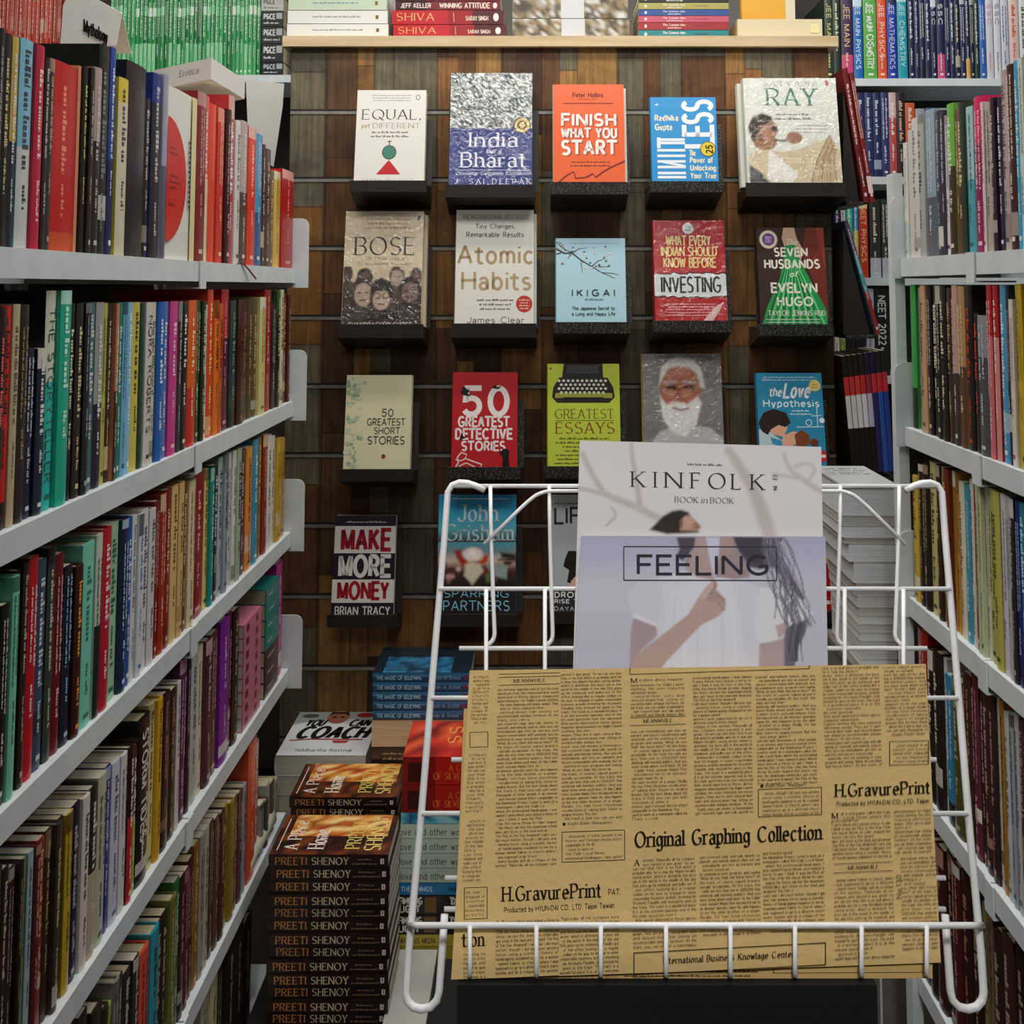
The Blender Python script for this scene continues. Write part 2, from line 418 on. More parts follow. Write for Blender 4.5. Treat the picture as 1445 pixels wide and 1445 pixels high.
class Art:
    """print on a surface: F(a, b, k) gives the point at a right, b down (metres), k metres off the surface"""
    def __init__(s, F, W, Hh, conv=None, seed=1, k0=.0003, dk=.00002):
        s.m = MB(); s.F = F; s.W = W; s.H = Hh; s.conv = conv or (lambda x, y: (x, y)); s.k = k0; s.dk = dk; s.r = random.Random(seed)
    def p(s, x, y):
        u, v = s.conv(x, y); return s.F(u * s.W, v * s.H, s.k)
    def nx(s): s.k += s.dk
    def R(s, x0, y0, x1, y1, col): s.m.poly([s.p(x0, y0), s.p(x1, y0), s.p(x1, y1), s.p(x0, y1)], H(col)); s.nx(); return s
    def P(s, pts, col):
        if s.soft: return s.soft_poly(list(pts), col)
        s.m.poly([s.p(*q) for q in pts], H(col)); s.nx(); return s
    def E(s, cx, cy, rx, ry, col, n=24, a0=0, a1=360):
        if s.soft: return s.soft_poly([(cx + rx * math.cos(R(i * 20)), cy + ry * math.sin(R(i * 20))) for i in range(18)], col)
        s.m.poly([s.p(cx + rx * math.cos(R(a0 + (a1 - a0) * i / n)), cy + ry * math.sin(R(a0 + (a1 - a0) * i / n))) for i in range(n if a1 - a0 == 360 else n + 1)], H(col)); s.nx(); return s
    def GR(s, x0, y0, x1, y1, cols, n=10):
        cs = [H(c) for c in cols]
        def cc(t):
            f = t * (len(cs) - 1); i = min(int(f), len(cs) - 2); return mix(cs[i], cs[i + 1], f - i)
        for i in range(n):
            a, b = i / n, (i + 1) / n; ya, yb = y0 + (y1 - y0) * a, y0 + (y1 - y0) * b
            s.m.gpoly([s.p(x0, ya), s.p(x1, ya), s.p(x1, yb), s.p(x0, yb)], [cc(a), cc(a), cc(b), cc(b)])
        s.nx(); return s
    def N(s, x0, y0, x1, y1, nx, ny, cols):
        """mottled picture: patches whose corners blend"""
        g = [[H(s.r.choice(cols)) for _ in range(nx + 1)] for _ in range(ny + 1)]
        for j in range(ny):
            for i in range(nx):
                X = lambda q: x0 + (x1 - x0) * q / nx; Y = lambda q: y0 + (y1 - y0) * q / ny
                s.m.gpoly([s.p(X(i), Y(j)), s.p(X(i + 1), Y(j)), s.p(X(i + 1), Y(j + 1)), s.p(X(i), Y(j + 1))], [g[j][i], g[j][i + 1], g[j + 1][i + 1], g[j + 1][i]])
        s.nx(); return s
    def quads(s, qs, col):
        c = H(col)
        for q in qs: s.m.poly([s.p(*t) for t in q], c)
        s.nx(); return s
    def T(s, t, x0, y0, x1, y1, col, sty='n', step=18, track=None):
        # letters shaped in true proportions, then laid into the box
        return s.quads(text_quads_box(s, t, x0, y0, x1, y1, sty, step, track), col)
    def M(s, x0, y0, x1, y1, n, col, align='c', full=0.6):
        a0 = s.conv(x0, y0); a1 = s.conv(x1, y1); asp = (a1[0] - a0[0]) * s.W / max(1e-9, abs(x1 - x0)) ; asy = (a1[1] - a0[1]) * s.H / max(1e-9, abs(y1 - y0))
        k = asp / asy
        qs = marks(s.r, 0, 0, (x1 - x0) * k, y1 - y0, n, align, full)
        return s.quads([[(x0 + a / k, y0 + b) for a, b in q] for q in qs], col)
    def L(s, pts, wd, col, w1=None):
        """line of width wd (same units as x)"""
        if s.soft: return s.soft_line(list(pts), wd, wd if w1 is None else w1, col)
        if s.sub and w1 is None:      # follow a curved sheet
            pts = [(p[0] + (q[0] - p[0]) * i / s.sub, p[1] + (q[1] - p[1]) * i / s.sub) for p, q in zip(pts, pts[1:]) for i in range(s.sub)] + [pts[-1]]
        qs = []
        a0 = s.conv(0, 0); ax = (s.conv(1, 0)[0] - a0[0]) * s.W; ay = (s.conv(0, 1)[1] - a0[1]) * s.H
        w1 = wd if w1 is None else w1
        Lp = []; Rp = []; n = len(pts)
        for i in range(n):
            p, q = pts[max(i - 1, 0)], pts[min(i + 1, n - 1)]
            dx, dy = (q[0] - p[0]) * ax, (q[1] - p[1]) * ay; m = math.hypot(dx, dy) or 1
            h = (wd + (w1 - wd) * i / max(1, n - 1)) / 2 * ax
            Lp.append((pts[i][0] - dy / m * h / ax, pts[i][1] + dx / m * h / ay)); Rp.append((pts[i][0] + dy / m * h / ax, pts[i][1] - dx / m * h / ay))
        return s.quads([[Rp[i], Rp[i + 1], Lp[i + 1], Lp[i]] for i in range(n - 1)], col)
    def O(s, x0, y0, x1, y1, wd, col):
        s.L([(x0, y0), (x1, y0)], wd, col); s.L([(x1, y0), (x1, y1)], wd, col); s.L([(x1, y1), (x0, y1)], wd, col); return s.L([(x0, y1), (x0, y0)], wd, col)
    # a printed photograph: soft-edged shapes blended into one fine grid of coloured patches
    soft = None; sub = 0
    def sb(s, x0, y0, x1, y1, nx, ny, cols, w=2.0, edge=None):
        gx, gy = np.meshgrid(np.linspace(x0, x1, nx + 1), np.linspace(y0, y1, ny + 1)); t = (gy - y0) / (y1 - y0) * (len(cols) - 1)
        cc = np.array([H(q)[:3] for q in cols] + [H(cols[-1])[:3]]); i = np.minimum(t.astype(int), len(cols) - 1); f = (t - i)[..., None]
        if edge: xl, xr = edge(gy); gx = xl + (xr - xl) * (gx - x0) / (x1 - x0)
        s.soft = w; s.gx, s.gy, s.C = gx, gy, cc[i] * (1 - f) + cc[i + 1] * f
    def blend(s, sd, col):
        al = np.clip(.5 + sd / (2 * s.soft), 0, 1); al = (al * al * (3 - 2 * al))[..., None]; s.C = s.C * (1 - al) + np.array(H(col)[:3]) * al
    def seg(s, ax, ay, bx, by):
        dx, dy = bx - ax, by - ay; L2 = dx * dx + dy * dy or 1e-9; t = np.clip(((s.gx - ax) * dx + (s.gy - ay) * dy) / L2, 0, 1)
        return np.hypot(s.gx - ax - t * dx, s.gy - ay - t * dy), t
    def soft_poly(s, pts, col):
        dm = np.full(s.gx.shape, 1e9); ins = np.zeros(s.gx.shape, bool)
        for (ax, ay), (bx, by) in zip(pts, pts[1:] + pts[:1]):
            dm = np.minimum(dm, s.seg(ax, ay, bx, by)[0])
            if ay != by: ins ^= ((ay > s.gy) != (by > s.gy)) & (s.gx < (bx - ax) * (s.gy - ay) / (by - ay) + ax)
        s.blend(np.where(ins, dm, -dm), col); return s
    def soft_line(s, pts, wd, w1, col):
        sd = np.full(s.gx.shape, -1e9); n = len(pts) - 1
        for i in range(n):
            dd, t = s.seg(*pts[i], *pts[i + 1]); sd = np.maximum(sd, (wd + (w1 - wd) * (i + t) / n) / 2 - dd)
        s.blend(sd, col); return s
    def grain(s, amt, seed=1):
        s.C = s.C * (1 + amt * (np.random.RandomState(seed).rand(*s.gx.shape)[..., None] - .5))
    def se(s):
        ny, nx = s.gx.shape[0] - 1, s.gx.shape[1] - 1; b = len(s.m.v)
        for j in range(ny + 1):
            for i in range(nx + 1): s.m.v.append(tuple(s.p(s.gx[j, i], s.gy[j, i])))
        K = [[tuple(float(q) for q in s.C[j, i]) + (1.0,) for i in range(nx + 1)] for j in range(ny + 1)]
        for j in range(ny):
            for i in range(nx):
                o = b + j * (nx + 1) + i; s.m.f.append((o + nx + 1, o + nx + 2, o + 1, o)); s.m.c.append([K[j + 1][i], K[j + 1][i + 1], K[j][i + 1], K[j][i]])
        s.soft = None; s.nx(); return s
    def build(s, name, mat, parent): return s.m.build(name, mat, parent) if s.m.f else None
def text_quads_box(A, t, x0, y0, x1, y1, sty, step, track):
    a0 = A.conv(x0, y0); a1 = A.conv(x1, y1)
    Wm = (a1[0] - a0[0]) * A.W; Hm = (a1[1] - a0[1]) * A.H
    qs = text_quads(t, 0, 0, Wm, Hm, sty, step, track)
    return [[(x0 + a / Wm * (x1 - x0), y0 + b / Hm * (y1 - y0)) for a, b in q] for q in qs]
# ------------------------------------------------------------------ words for labels
_on = 'first second third fourth fifth sixth seventh eighth ninth tenth eleventh twelfth thirteenth fourteenth fifteenth sixteenth seventeenth eighteenth nineteenth'.split()
_tens = {2: 'twent', 3: 'thirt', 4: 'fort', 5: 'fift', 6: 'sixt'}
def ordinal(n):
    if n < 20: return _on[n - 1]
    t, u = divmod(n, 10)
    return _tens[t] + ('ieth' if u == 0 else 'y-' + _on[u - 1])
import colorsys
def cname(h):
    r, g, b = (int(h[i:i + 2], 16) / 255 for i in (0, 2, 4))
    hu, s, v = colorsys.rgb_to_hsv(r, g, b); hu *= 360
    if v < .2 and (s < .5 or v < .13): return 'black'
    if s < .14 or (s < .22 and v > .75): return 'white' if v > .76 else 'pale grey' if v > .55 else 'grey' if v > .3 else 'charcoal'
    if hu < 13 or hu > 345: n = 'red' if s > .5 or v < .5 else 'pink'
    elif hu < 38: n = ('orange' if s > .6 else 'tan') if v > .6 else 'brown'
    elif hu < 66: n = ('yellow' if s > .48 else 'cream') if v > .6 else 'olive'
    elif hu < 82: n = 'lime' if v > .55 else 'olive'
    elif hu < 160: n = 'green'
    elif hu < 195: n = 'teal' if s > .45 else 'blue-green'
    elif hu < 250: n = 'blue'
    elif hu < 300: n = 'purple'
    else: n = 'magenta'
    if n in ('olive', 'cream', 'tan'): return n if v > .35 else 'dark ' + n
    if n == 'brown': return 'dark brown' if v < .35 else 'brown'
    return ('dark ' if v < .5 else 'pale ' if s < .4 and v > .6 else '') + n
# ------------------------------------------------------------------ books
PAGE = ['cdbf9f', 'd6cab0', 'c4b592', 'dcd3bd', 'cfc6ae']
def book_parts(root, t, h, d, col, spine=None, page=None, hard=True, mat=None, seed=0, front=None):
    """cover (boards and rounded spine), page block, print. Local: x across the spine, spine towards -y, z up"""
    r = random.Random(seed); c = min(.0022 if hard else .0009, t * .25); bulge = min(.0006 if spine and spine.__name__ != 'f' else .0022, t * .12); lip = .0025 if hard else .0004
    sp = [(-t / 2 + t * i / 6, -bulge * (1 - (2 * i / 6 - 1) ** 2)) for i in range(7)]
    prof = [(-t / 2, d)] + sp + [(t / 2, d), (t / 2 - c, d), (t / 2 - c, c), (-t / 2 + c, c), (-t / 2 + c, d)]
    m = MB(); m.prism(prof, 0, h, 2, H(col)); cov = m.build('cover', mat or GLOSS, root)
    m = MB(); m.box(-t / 2 + c, c, lip, t / 2 - c, d - lip, h - lip, H(page or r.choice(PAGE))); m.build('page_block', PAGES, root)
    if spine:
        # reading down the spine: a along -z, letter tops towards +x; follows the spine's curve
        F = lambda a, b, k: (t / 2 - b, -bulge * (1 - (1 - 2 * min(max(b / t, 0), 1)) ** 2) - k, h - a)
        A = Art(F, h, t, seed=seed); A.flat = lambda a, b, k: (t / 2 - b, -bulge - k, h - a)
        if spine.__name__ != 'f': A.F = A.flat; A.R(0, 0, 1, 1, col)
        spine(A, r); A.build('spine_print', mat or GLOSS, cov)
    if front:                   # front board, looking at it: spine on the left
        A = Art(lambda a, b, k: (t / 2 + k, a, h - b), d, h, seed=seed); A.R(0, 0, 1, 1, col); front(A); A.build('cover_print', mat or GLOSS, cov)
def spine_art(bands, tcol, title, seed, base=None):
    def f(A, r):
        # bands: [(upto, colour)] from the top; drawn in strips across the curve
        N = 6
        def strip(a0, a1, col, b0=0.0, b1=1.0):
            for i in range(N):
                A.m.poly([A.p(a0, b0 + (b1 - b0) * i / N), A.p(a1, b0 + (b1 - b0) * i / N), A.p(a1, b0 + (b1 - b0) * (i + 1) / N), A.p(a0, b0 + (b1 - b0) * (i + 1) / N)], H(col))
            A.nx()
        for a0, a1, col in ([(0, 1, base)] if base and not bands else bands): strip(a0, a1, col)
        if base and not bands and r.random() < .45:      # printed block at the head or foot
            k_ = mix(H(base), H(r.choice(['e0dcd0', '1c1a1a', tcol or '808080', tcol or 'c0b8a8'])), r.uniform(.35, .9))
            hx = ''.join('%02x' % max(0, min(255, int(255 * (12.92 * q if q < .0031 else 1.055 * q ** (1 / 2.4) - .055)))) for q in k_[:3])
            z0 = r.choice((0, 0, .72, .8, .86)); strip(z0, min(1, z0 + r.uniform(.05, .14)), hx)
        if tcol:
            A.F = A.flat; q_ = min(.41, .0092 / A.H)
            if title:
                A.T(title, .08, .26, .08 + min(.8, .05 * len(title) + .12), .76, tcol, r.choice('bbnb'), 30)
                if len(title) < 12: A.M(.68, .3, .9, .72, 1, tcol, 'l', .8)
            else:
                a = r.uniform(.05, .14); e = r.uniform(.5, .66); two = r.random() < .3
                A.M(a, .5 - q_, e, .5 + q_, 2 if two else 1, tcol, 'l', .85)
                A.M(e + .05, .5 - q_ * .68, e + .05 + r.uniform(.12, .24), .5 + q_ * .68, 1, tcol, 'l', .8)
            if r.random() < .6: A.R(.93, .3, .955, .7, tcol)
    return f
def make_book(label, loc, rot, t, h, d, col, tcol=None, title=None, bands=(), page=None, hard=None, group=None, seed=0, front=None, spine=None, mat=None, name=None):
    if hard is None: hard = random.Random(seed).random() < .4
    root = thing(name or ('hardcover_book' if hard else 'paperback_book'), label, 'magazine' if name == 'magazine' else 'book', loc, rot, group)
    if spine is None and (tcol or bands): spine = spine_art(bands, tcol, title, seed, col)
    book_parts(root, t, h, d, col, spine, page, hard, mat, seed, front)
    return root
def parse(spec):
    for it in spec.replace('\n', ' ').split(';'):
        f = it.split()
        if not f: continue
        x0, x1, top = float(f[0]), float(f[1]), float(f[2]); cols = f[3]; bb = None
        if '|' in cols: bb, cols = cols.split('|')
        tcol = f[4] if len(f) > 4 and f[4] != '-' else None
        title = f[5].replace('_', ' ') if len(f) > 5 else None
        bands = []; cs = cols.split('/')
        base = cs[0].split('@')[0]
        if len(cs) > 1:
            a = 0.0
            for c in cs:
                q = c.split('@'); e = float(q[1]) if len(q) > 1 else 1.0
                bands.append((a, e, q[0])); a = e
        yield x0, x1, top, bb or base, bands, tcol, title
SEED = [100]
def describe(t, base, bands, tcol):
    s = 'thick ' if t > .034 else 'thin ' if t < .011 else ''
    if bands:
        names = []
        for _, _, c in bands:
            n = cname(c)
            if n not in names: names.append(n)
        c = '-and-'.join(n.replace(' ', '-') for n in names[:2])
    else: c = cname(base)
    return s + c + ' book' + (f' with {cname(tcol).split()[-1]} lettering' if tcol and len(c.split()) < 3 else '')
def label_of(t, base, bands, tcol, n, where):
    s = describe(t, base, bands, tcol); on = 'in' if ' run ' in where else 'on'
    if ' run ' in where: s = s.replace(' book', ' magazine')
    f = f'{s}, {ordinal(n)} from left {on} {where}'
    return f if len(f.replace('-', ' ').split()) <= 16 else f"{s.split(' with ')[0]}, {ordinal(n)} from left {on} {where}"
def row_side(side, where, X, Z, spec, ox, oy, s, n0=1, group=None, dep=.14, conv=None):
    n = n0
    for x0, x1, top, base, bands, tcol, title in parse(spec):
        p0, p1 = ox + x0 / s, ox + x1 / s; ty = oy + top / s
        Ya, Yb = depth_on(p0, X, Z + .08), depth_on(p1, X, Z + .08)
        Y0, Y1 = min(Ya, Yb), max(Ya, Yb); Y1 = min(Y1, (YL if side == 'left' else YR) - .0015); t = Y1 - Y0 - .0008
        if t < .002: continue
        SEED[0] += 1; r = random.Random(SEED[0])
        zz = LZ if side == 'left' else RZ; up = [q for q in zz if q > Z + .05]; h = min(max(atX((p0 + p1) / 2, ty, X).z - Z, .07), (min(up) - Z - .0385) if up else .30)
        xs = X + (-1 if side == 'left' else 1) * (.006 + r.uniform(0, .006))
        rot = (0, 0, R(90 if side == 'left' else -90))
        lab = label_of(t, base, bands, tcol, n, where)
        make_book(lab, (xs, (Y0 + Y1) / 2, Z + .0004), rot, t, h, dep * r.uniform(.85, 1.08), base, tcol, title, bands, group=group, seed=SEED[0])
        n += 1
    return n
def row_front(where, Y, Z, spec, ox, oy, s, n0=1, group=None, dep=.15, mat=None, name=None, hmax=.30):
    n = n0
    for x0, x1, top, base, bands, tcol, title in parse(spec):
        a = atY(ox + x0 / s, oy + top / s, Y); b = atY(ox + x1 / s, oy + top / s, Y)
        t = b.x - a.x - .0008; h = min(max(a.z - Z, .06), hmax); SEED[0] += 1
        lab = label_of(t, base, bands, tcol, n, where)
        make_book(lab, ((a.x + b.x) / 2, Y, Z + .0004), (0, 0, 0), t, h, dep, base, tcol, title, bands, group=group, seed=SEED[0], mat=mat, name=name); n += 1
    return n
# ------------------------------------------------------------------ room
fl = MB(); fl.box(-2.3, -2.6, -.05, 2.3, 3.2, 0); struct(fl.build('floor', noise_mat('dark_floor_tile', '2a221c', '352c25', .5, 3)))
WALLM = noise_mat('painted_wall', '8d8a82', '97948c', .8, 4)
for nm, b in (('wall_back', (-2.3, 3.1, 0, 2.3, 3.2, 2.8)), ('wall_left', (-2.4, -2.6, 0, -2.3, 3.2, 2.8)), ('wall_right', (2.3, -2.6, 0, 2.4, 3.2, 2.8)), ('wall_front', (-2.3, -2.7, 0, 2.3, -2.6, 2.8))):
    q = MB(); q.box(*b); struct(q.build(nm, WALLM))
q = MB(); q.box(-2.3, -2.6, 2.8, 2.3, 3.2, 2.85); struct(q.build('ceiling', WALLM))
# ------------------------------------------------------------------ side bookcases
YL, XL = 1.87, None
p = atY(417, 379, YL); XL = p.x; LZ = [p.z]
for px, py in ((417, 566), (409.5, 750), (406, 943), (400, 1146)): LZ.append(atY(px, py, YL).z)
LZ.append(LZ[-1] - .262)
YR = 1.5
p = atY(1270, 365, YR); XR = p.x; RZ = [p.z]
for px, py in ((1278, 602), (1285, 842), (1290, 1101), (1295, 1372)): RZ.append(atY(px, py, YR).z)
YLJ = depth_on(285, XL, LZ[0]); YRJ = depth_on(1388, XR, RZ[2])
def bookcase(side, label, X, zs, y0, y1, ends, joint):
    sg = -1 if side == 'left' else 1
    root = thing('bookcase', label, 'bookcase', (X + sg * .14, (y0 + y1) / 2, 0))
    ox, oy = X + sg * .14, (y0 + y1) / 2
    def part(nm, m, mat): 
        o = m.build(nm, mat, root); return o
    def bx(m, xa, ya, za, xb, yb, zb): m.box(min(xa, xb) - ox, ya - oy, za, max(xa, xb) - ox, yb - oy, zb)
    g = .001; sh = {}
    for z in zs:
        m = MB()            # tray of sheet steel with a folded front lip
        prof = [(X - ox, z), (X - ox, z - .027), (X + sg * .012 - ox, z - .027), (X + sg * .014 - ox, z - .014), (X + sg * .26 - ox, z - .014), (X + sg * .26 - ox, z)]
        m.prism(prof, y0 + g - oy, y1 - g - oy, 1); sh[z] = part('shelf', m, SHELFM)
    m = MB(); bx(m, X + sg * .262, y0, .02, X + sg * .272, y1, zs[0] - .03); part('back_panel', m, DARKSTEEL)
    m = MB(); bx(m, X + sg * .02, y0, 0, X + sg * .26, y1, .05); part('plinth_base', m, DARKSTEEL)
    for y in ((y0 + .001, y0 + .013), (y1 - .013, y1 - .001)):
        m = MB(); bx(m, X + sg * .243, y[0], 0, X + sg * .261, y[1], zs[0] - .03); part('upright', m, SHELFM)
    if joint is not None:
        for z in zs:
            m = MB(); bx(m, X - sg * .0025, joint - .012, z - .035, X - sg * .0005, joint + .012, z + .001)
            bx(m, X - sg * .0025, joint - .012, z - .037, X + sg * .05, joint + .012, z - .035); part('shelf_clip', m, SHELFM).parent = sh[z]
    if ends:
        ya, yb, out, up, dn, inn = ends
        for z in zs[:4]:
            pf = [(X + sg * inn - ox, z - dn), (X - sg * out - ox, z - dn)]
            pf += [(X - sg * (out - .014 + .014 * math.cos(R(a))) - ox, z + up - .014 + .014 * math.sin(R(a))) for a in range(0, 91, 15)]
            pf += [(X + sg * inn - ox, z + up)]
            m = MB(); m.prism(pf, ya - oy, yb - oy, 1); part('end_bracket', m, SHELFM).parent = sh[z]
    return root
bookcase('left', 'near grey-white steel bookcase along the aisle, left edge of the photo', XL, LZ, .42, YLJ - .0005, None, None)
bookcase('left', 'far grey-white steel bookcase with rounded end brackets, left of the plank panel', XL, LZ, YLJ + .0005, YL, (YL + .0005, YL + .0025, .024, .095, .036, .06), YLJ)
bookcase('right', 'near grey-white steel bookcase along the aisle, right edge of the photo', XR, RZ, .42, YRJ - .0005, None, None)
rb = bookcase('right', 'far grey-white steel bookcase with a front post, right of the wire rack', XR, RZ, YRJ + .0005, YR, (YR + .0005, YR + .0025, .012, .095, .03, .06), YRJ)
m = MB(); za, zb = 0, atY(1262, 245, YR + .01).z
oxr, oyr = rb.location.x, rb.location.y
m.box(XR - .007 - oxr, YR + .004 - oyr, 0, XR + .008 - oxr, YR + .03 - oyr, zb); m.build('front_post', SHELFM, rb)
# ------------------------------------------------------------------ books of the left bookcases
W_ = "left bookcases' %s shelf"
row_side('left', W_ % 'top', XL, LZ[0], '''
-30 12 130 6a5a50/3a2030 c8c0c0; 15 38 125 17161a 9aa0a0; 38 60 135 1b1a1c c0b890; 60 95 150 1a181b d6c890; 95 126 165 c4a955@.5/20283c d8d8e0;
126 186 178 7fbcd4@.52/c8ccc8 2a3a50; 186 226 205 bd2440 f0c8c8; 226 250 262 2a2022 d0c8c0; 250 275 268 3c3230 b8a088; 275 396 290 c01418/b81818@.9/c84a20 e89070; 396 412 300 d08a68 -;
412 434 305 191a16 c0cc60; 434 454 312 30241f c0b8a0; 454 490 310 b09a98@.4/2a2224 c8b8b8; 490 540 206 131a17 6a8080; 540 566 214 2a4a98@.55/202a5a d8e0e8; 566 612 360 d6c040@.14/cfc8ac 40382c;
612 702 292 17161b -; 702 728 455 201c1a c0b0a0; 728 768 338 25357e@.16/2a2622 b8bcc8; 768 792 342 9a9cb0@.5/5a5a6a -; 792 925 420 d9dad0 -; 925 968 425 7a1a1c d8b0a8; 968 998 440 d84a4a@.5/d8d0b0 f0d0c8; 998 1030 480 d8482c -;
1030 1060 500 c83a28 f0c0a0; 1060 1084 505 3a1418 e0c8c0; 1084 1112 440 b83038 f0e0d8; 1112 1136 558 cfccc8 5a3030; 1136 1166 560 b0a69a@.5/50443c d8d0c8; 1166 1202 588 d8381e f0d0a8; 1202 1232 620 4a94c0@.6/2a5a90 e0e8f0; 1232 1248 668 3a2c28 c8b8a0; 1248 1272 690 4a3430 d0b8a8;
1272 1290 790 6a5c46 d0c8a0; 1290 1320 795 d4ac4c 6a4a20; 1320 1376 792 aa1016 e8a8a0''', 0, 0, 3.284, group="books on the left bookcases' top shelf", dep=.17)
row_side('left', W_ % 'second', XL, LZ[1], '''
-30 8 185 241a1a c8b8b0; 8 42 180 2a1416@.35/201818 e86a6a; 42 86 174 d01018@.88/141012 3a0808; 86 120 164 bfae8c 5a5040; 120 164 166 31241b a08868; 164 204 370 20253a d0d4d8; 204 246 368 22283c d8d8d8; 246 294 55 181c1e|d6d6c0@.42/26bcb4 3a6a60 THE_STORYTELLER; 294 346 86 1fae8e c8f0e0;
346 376 160 131314 e8dcb8; 376 410 160 2c2722 d8c898; 410 440 160 22262a a0a8a8; 440 474 155 3b6c7a c8d8d8; 474 512 155 a2a29a@.55/2a2238 d8d8d8; 512 536 158 b6b650 4a5020; 536 556 160 3a2c20 e0c898; 556 572 160 c07a64@.5/3a2820 f0e0d0; 572 596 155 187a60 c8e0d0; 596 618 155 6fb2d6 2a5068; 618 642 155 88c0dc f0f8f8;
642 676 155 cfc25a 3a3818; 676 692 160 24463a -; 692 722 155 d2cec8 202020 NORA_ROBERTS; 722 746 155 d0ccb4 6a6a60; 746 776 155 1f60b2 e8f0f8; 776 802 152 4a7aba e0e8f0; 802 840 150 c63f8a f0d0e0; 840 858 150 3a3436 c8c0c0; 858 888 152 18181b e0e0e0;
890 930 145 da6020@.6/c82018 f8e0b0; 930 954 145 2a4a1b c8c8a0; 954 972 150 24301c d0d0c0; 972 988 166 d9d9d0 5a6048; 988 1014 92 d8451a f0d8a0; 1014 1034 145 e27422 5a2a10; 1034 1052 160 c85a1a 40180c; 1052 1086 90 b0101c@.35/5a1430 d89090; 1086 1116 145 203b3a 80a098; 1116 1148 140 3b1614 8a5040; 1148 1176 140 421a16 a06848;
1176 1196 140 4a3a20 c0a070; 1196 1218 140 5a4a2a d0c090; 1218 1246 130 cfc780 5a5020; 1246 1276 95 9e1f1f e0b0a0; 1276 1296 160 2c1c1c c8b8a8; 1296 1312 105 2a4a24@.2/201816 d0d0b0; 1312 1330 95 cfc7a0 60502a; 1330 1350 112 6b2a1c d0a080; 1350 1366 120 4a1c14 c09878''', 0, 380, 3.284, group="books on the left bookcases' second shelf")
row_side('left', W_ % 'third', XL, LZ[2], '''
-40 -4 330 0e6a66 c0e0d8; -4 36 360 0f8a80 0a4038 SALLY_ROONEY; 36 72 448 1c1414 d8d0c8; 72 106 318 79c6a6 2a5a48; 106 128 290 221614 a08060; 128 158 255 2c1c18 b8a890; 160 204 140 c11020 f0e0e0; 204 250 240 3b4c64 c8d0d8; 250 286 165 384038 c8c8a8; 286 326 212 6b1018 e0c0b8; 326 366 265 1b2030 9ac8e8; 366 404 263 3b1410 e8a040;
404 460 160 7bcfb6 2a7a68; 460 490 120 c6cfc0@.5/1c2824 202820; 490 532 92 b71830 f0d0d8; 532 580 70 a0c8a2 2a6a48; 580 612 48 182a4c c8d8f0; 612 636 40 2152a2 e8f0f8; 636 658 32 d8d8d4 3a5a90; 658 682 22 d0d6da 2a70b0; 682 712 4 d8d4d4 40506a; 712 742 0 cfccce 5a5a60; 742 764 -36 7b1c1c e0b8a0; 764 790 -70 a12a14 e0c0a0; 790 816 -90 8a2216 e0b090;
816 846 -108 d9b878 6a4818; 846 870 -120 cfae70 8a6028; 870 890 -130 693a18 e0c090; 890 920 -135 d9caa0 8a7040; 922 976 -160 8a1018 e0a8a0; 976 994 -186 d8c070 3a3020; 994 1012 -190 1a8a80 c0e0d8; 1012 1036 -205 1c2522 b8c8c0; 1036 1056 -250 a9b0b2 3a4448; 1056 1076 -266 8a98a0 303838; 1076 1096 -306 cdcdc8 3a3a3a; 1096 1112 -300 d4d4cc 507050; 1112 1132 -290 9ab090 2a3a28;
1132 1160 -276 4b2438 d0b0c0; 1160 1190 -288 d8872e 6a3010; 1190 1216 -336 3b8fb0 e0f0f0; 1216 1238 -366 7a5c1c d0b060; 1238 1260 -350 8a2a1c e0c090; 1260 1280 -345 d9d1d0 6a5058; 1280 1298 -340 d4cfc4 705c50; 1298 1320 -330 c19a20 6a4a10; 1320 1342 -330 b88c1c 5a3c10''', 0, 720, 3.284, group="books on the left bookcases' third shelf")
row_side('left', W_ % 'fourth', XL, LZ[3], '''
-70 -30 760 241a16 a89880; -30 4 755 33271f b8a890; 4 42 745 30241c c0b0a0; 42 72 742 2c2420 c8b8a8; 72 106 740 3a2028 a08890; 106 130 715 241a14 907860; 130 162 700 688a4e 2a3a20; 162 190 662 9bb0b8 3a4a50; 190 216 630 5b1c1c c89078; 216 250 602 8a3028 d8a890; 250 280 560 3a2818 b89870; 280 306 530 40342a d0b890; 306 332 505 3a2a20 c8a868; 332 366 480 c0a02e 4a3810; 366 406 440 1d1d30 a8a8b8; 406 440 402 d8d0c8 303030; 440 480 360 2a2622@.5/b8a88c d8d0c0; 480 520 302 b9baa2 4a4a38; 520 546 262 2b3080 c0c8e8;
546 584 236 c8c8da 3a4068; 584 614 205 d4d2d2 5a5a5a; 614 640 170 2c1414@.45/c02028 f0e0d8; 640 662 168 421410@.5/90b030 f0e8c8; 662 714 32 1a1614 e8e0d8 STORM_TIDES; 714 744 -30 d7cb8e 5a4a20; 744 768 -50 d0a01e 5a3c08; 768 806 -76 2c1712 8a6850; 806 840 -95 30180f 9a7050; 840 858 -130 cfcac4 5a3a3a; 860 892 -240 5b1c50 d8a8c8; 892 912 -245 2a1c22 c0a8a8; 912 946 -255 b0b4b0 40484c; 946 970 -300 d8ccb0 6a5430; 970 1000 -330 4b2430 c8a0a8; 1000 1034 -360 5a3a2c d0b090; 1034 1076 -425 7b2090 d8a8e0; 1076 1100 -450 5b1020 d8a090; 1100 1128 -470 2a1c18 b89878''', 0, 1005, 3.284, group="books on the left bookcases' fourth shelf")
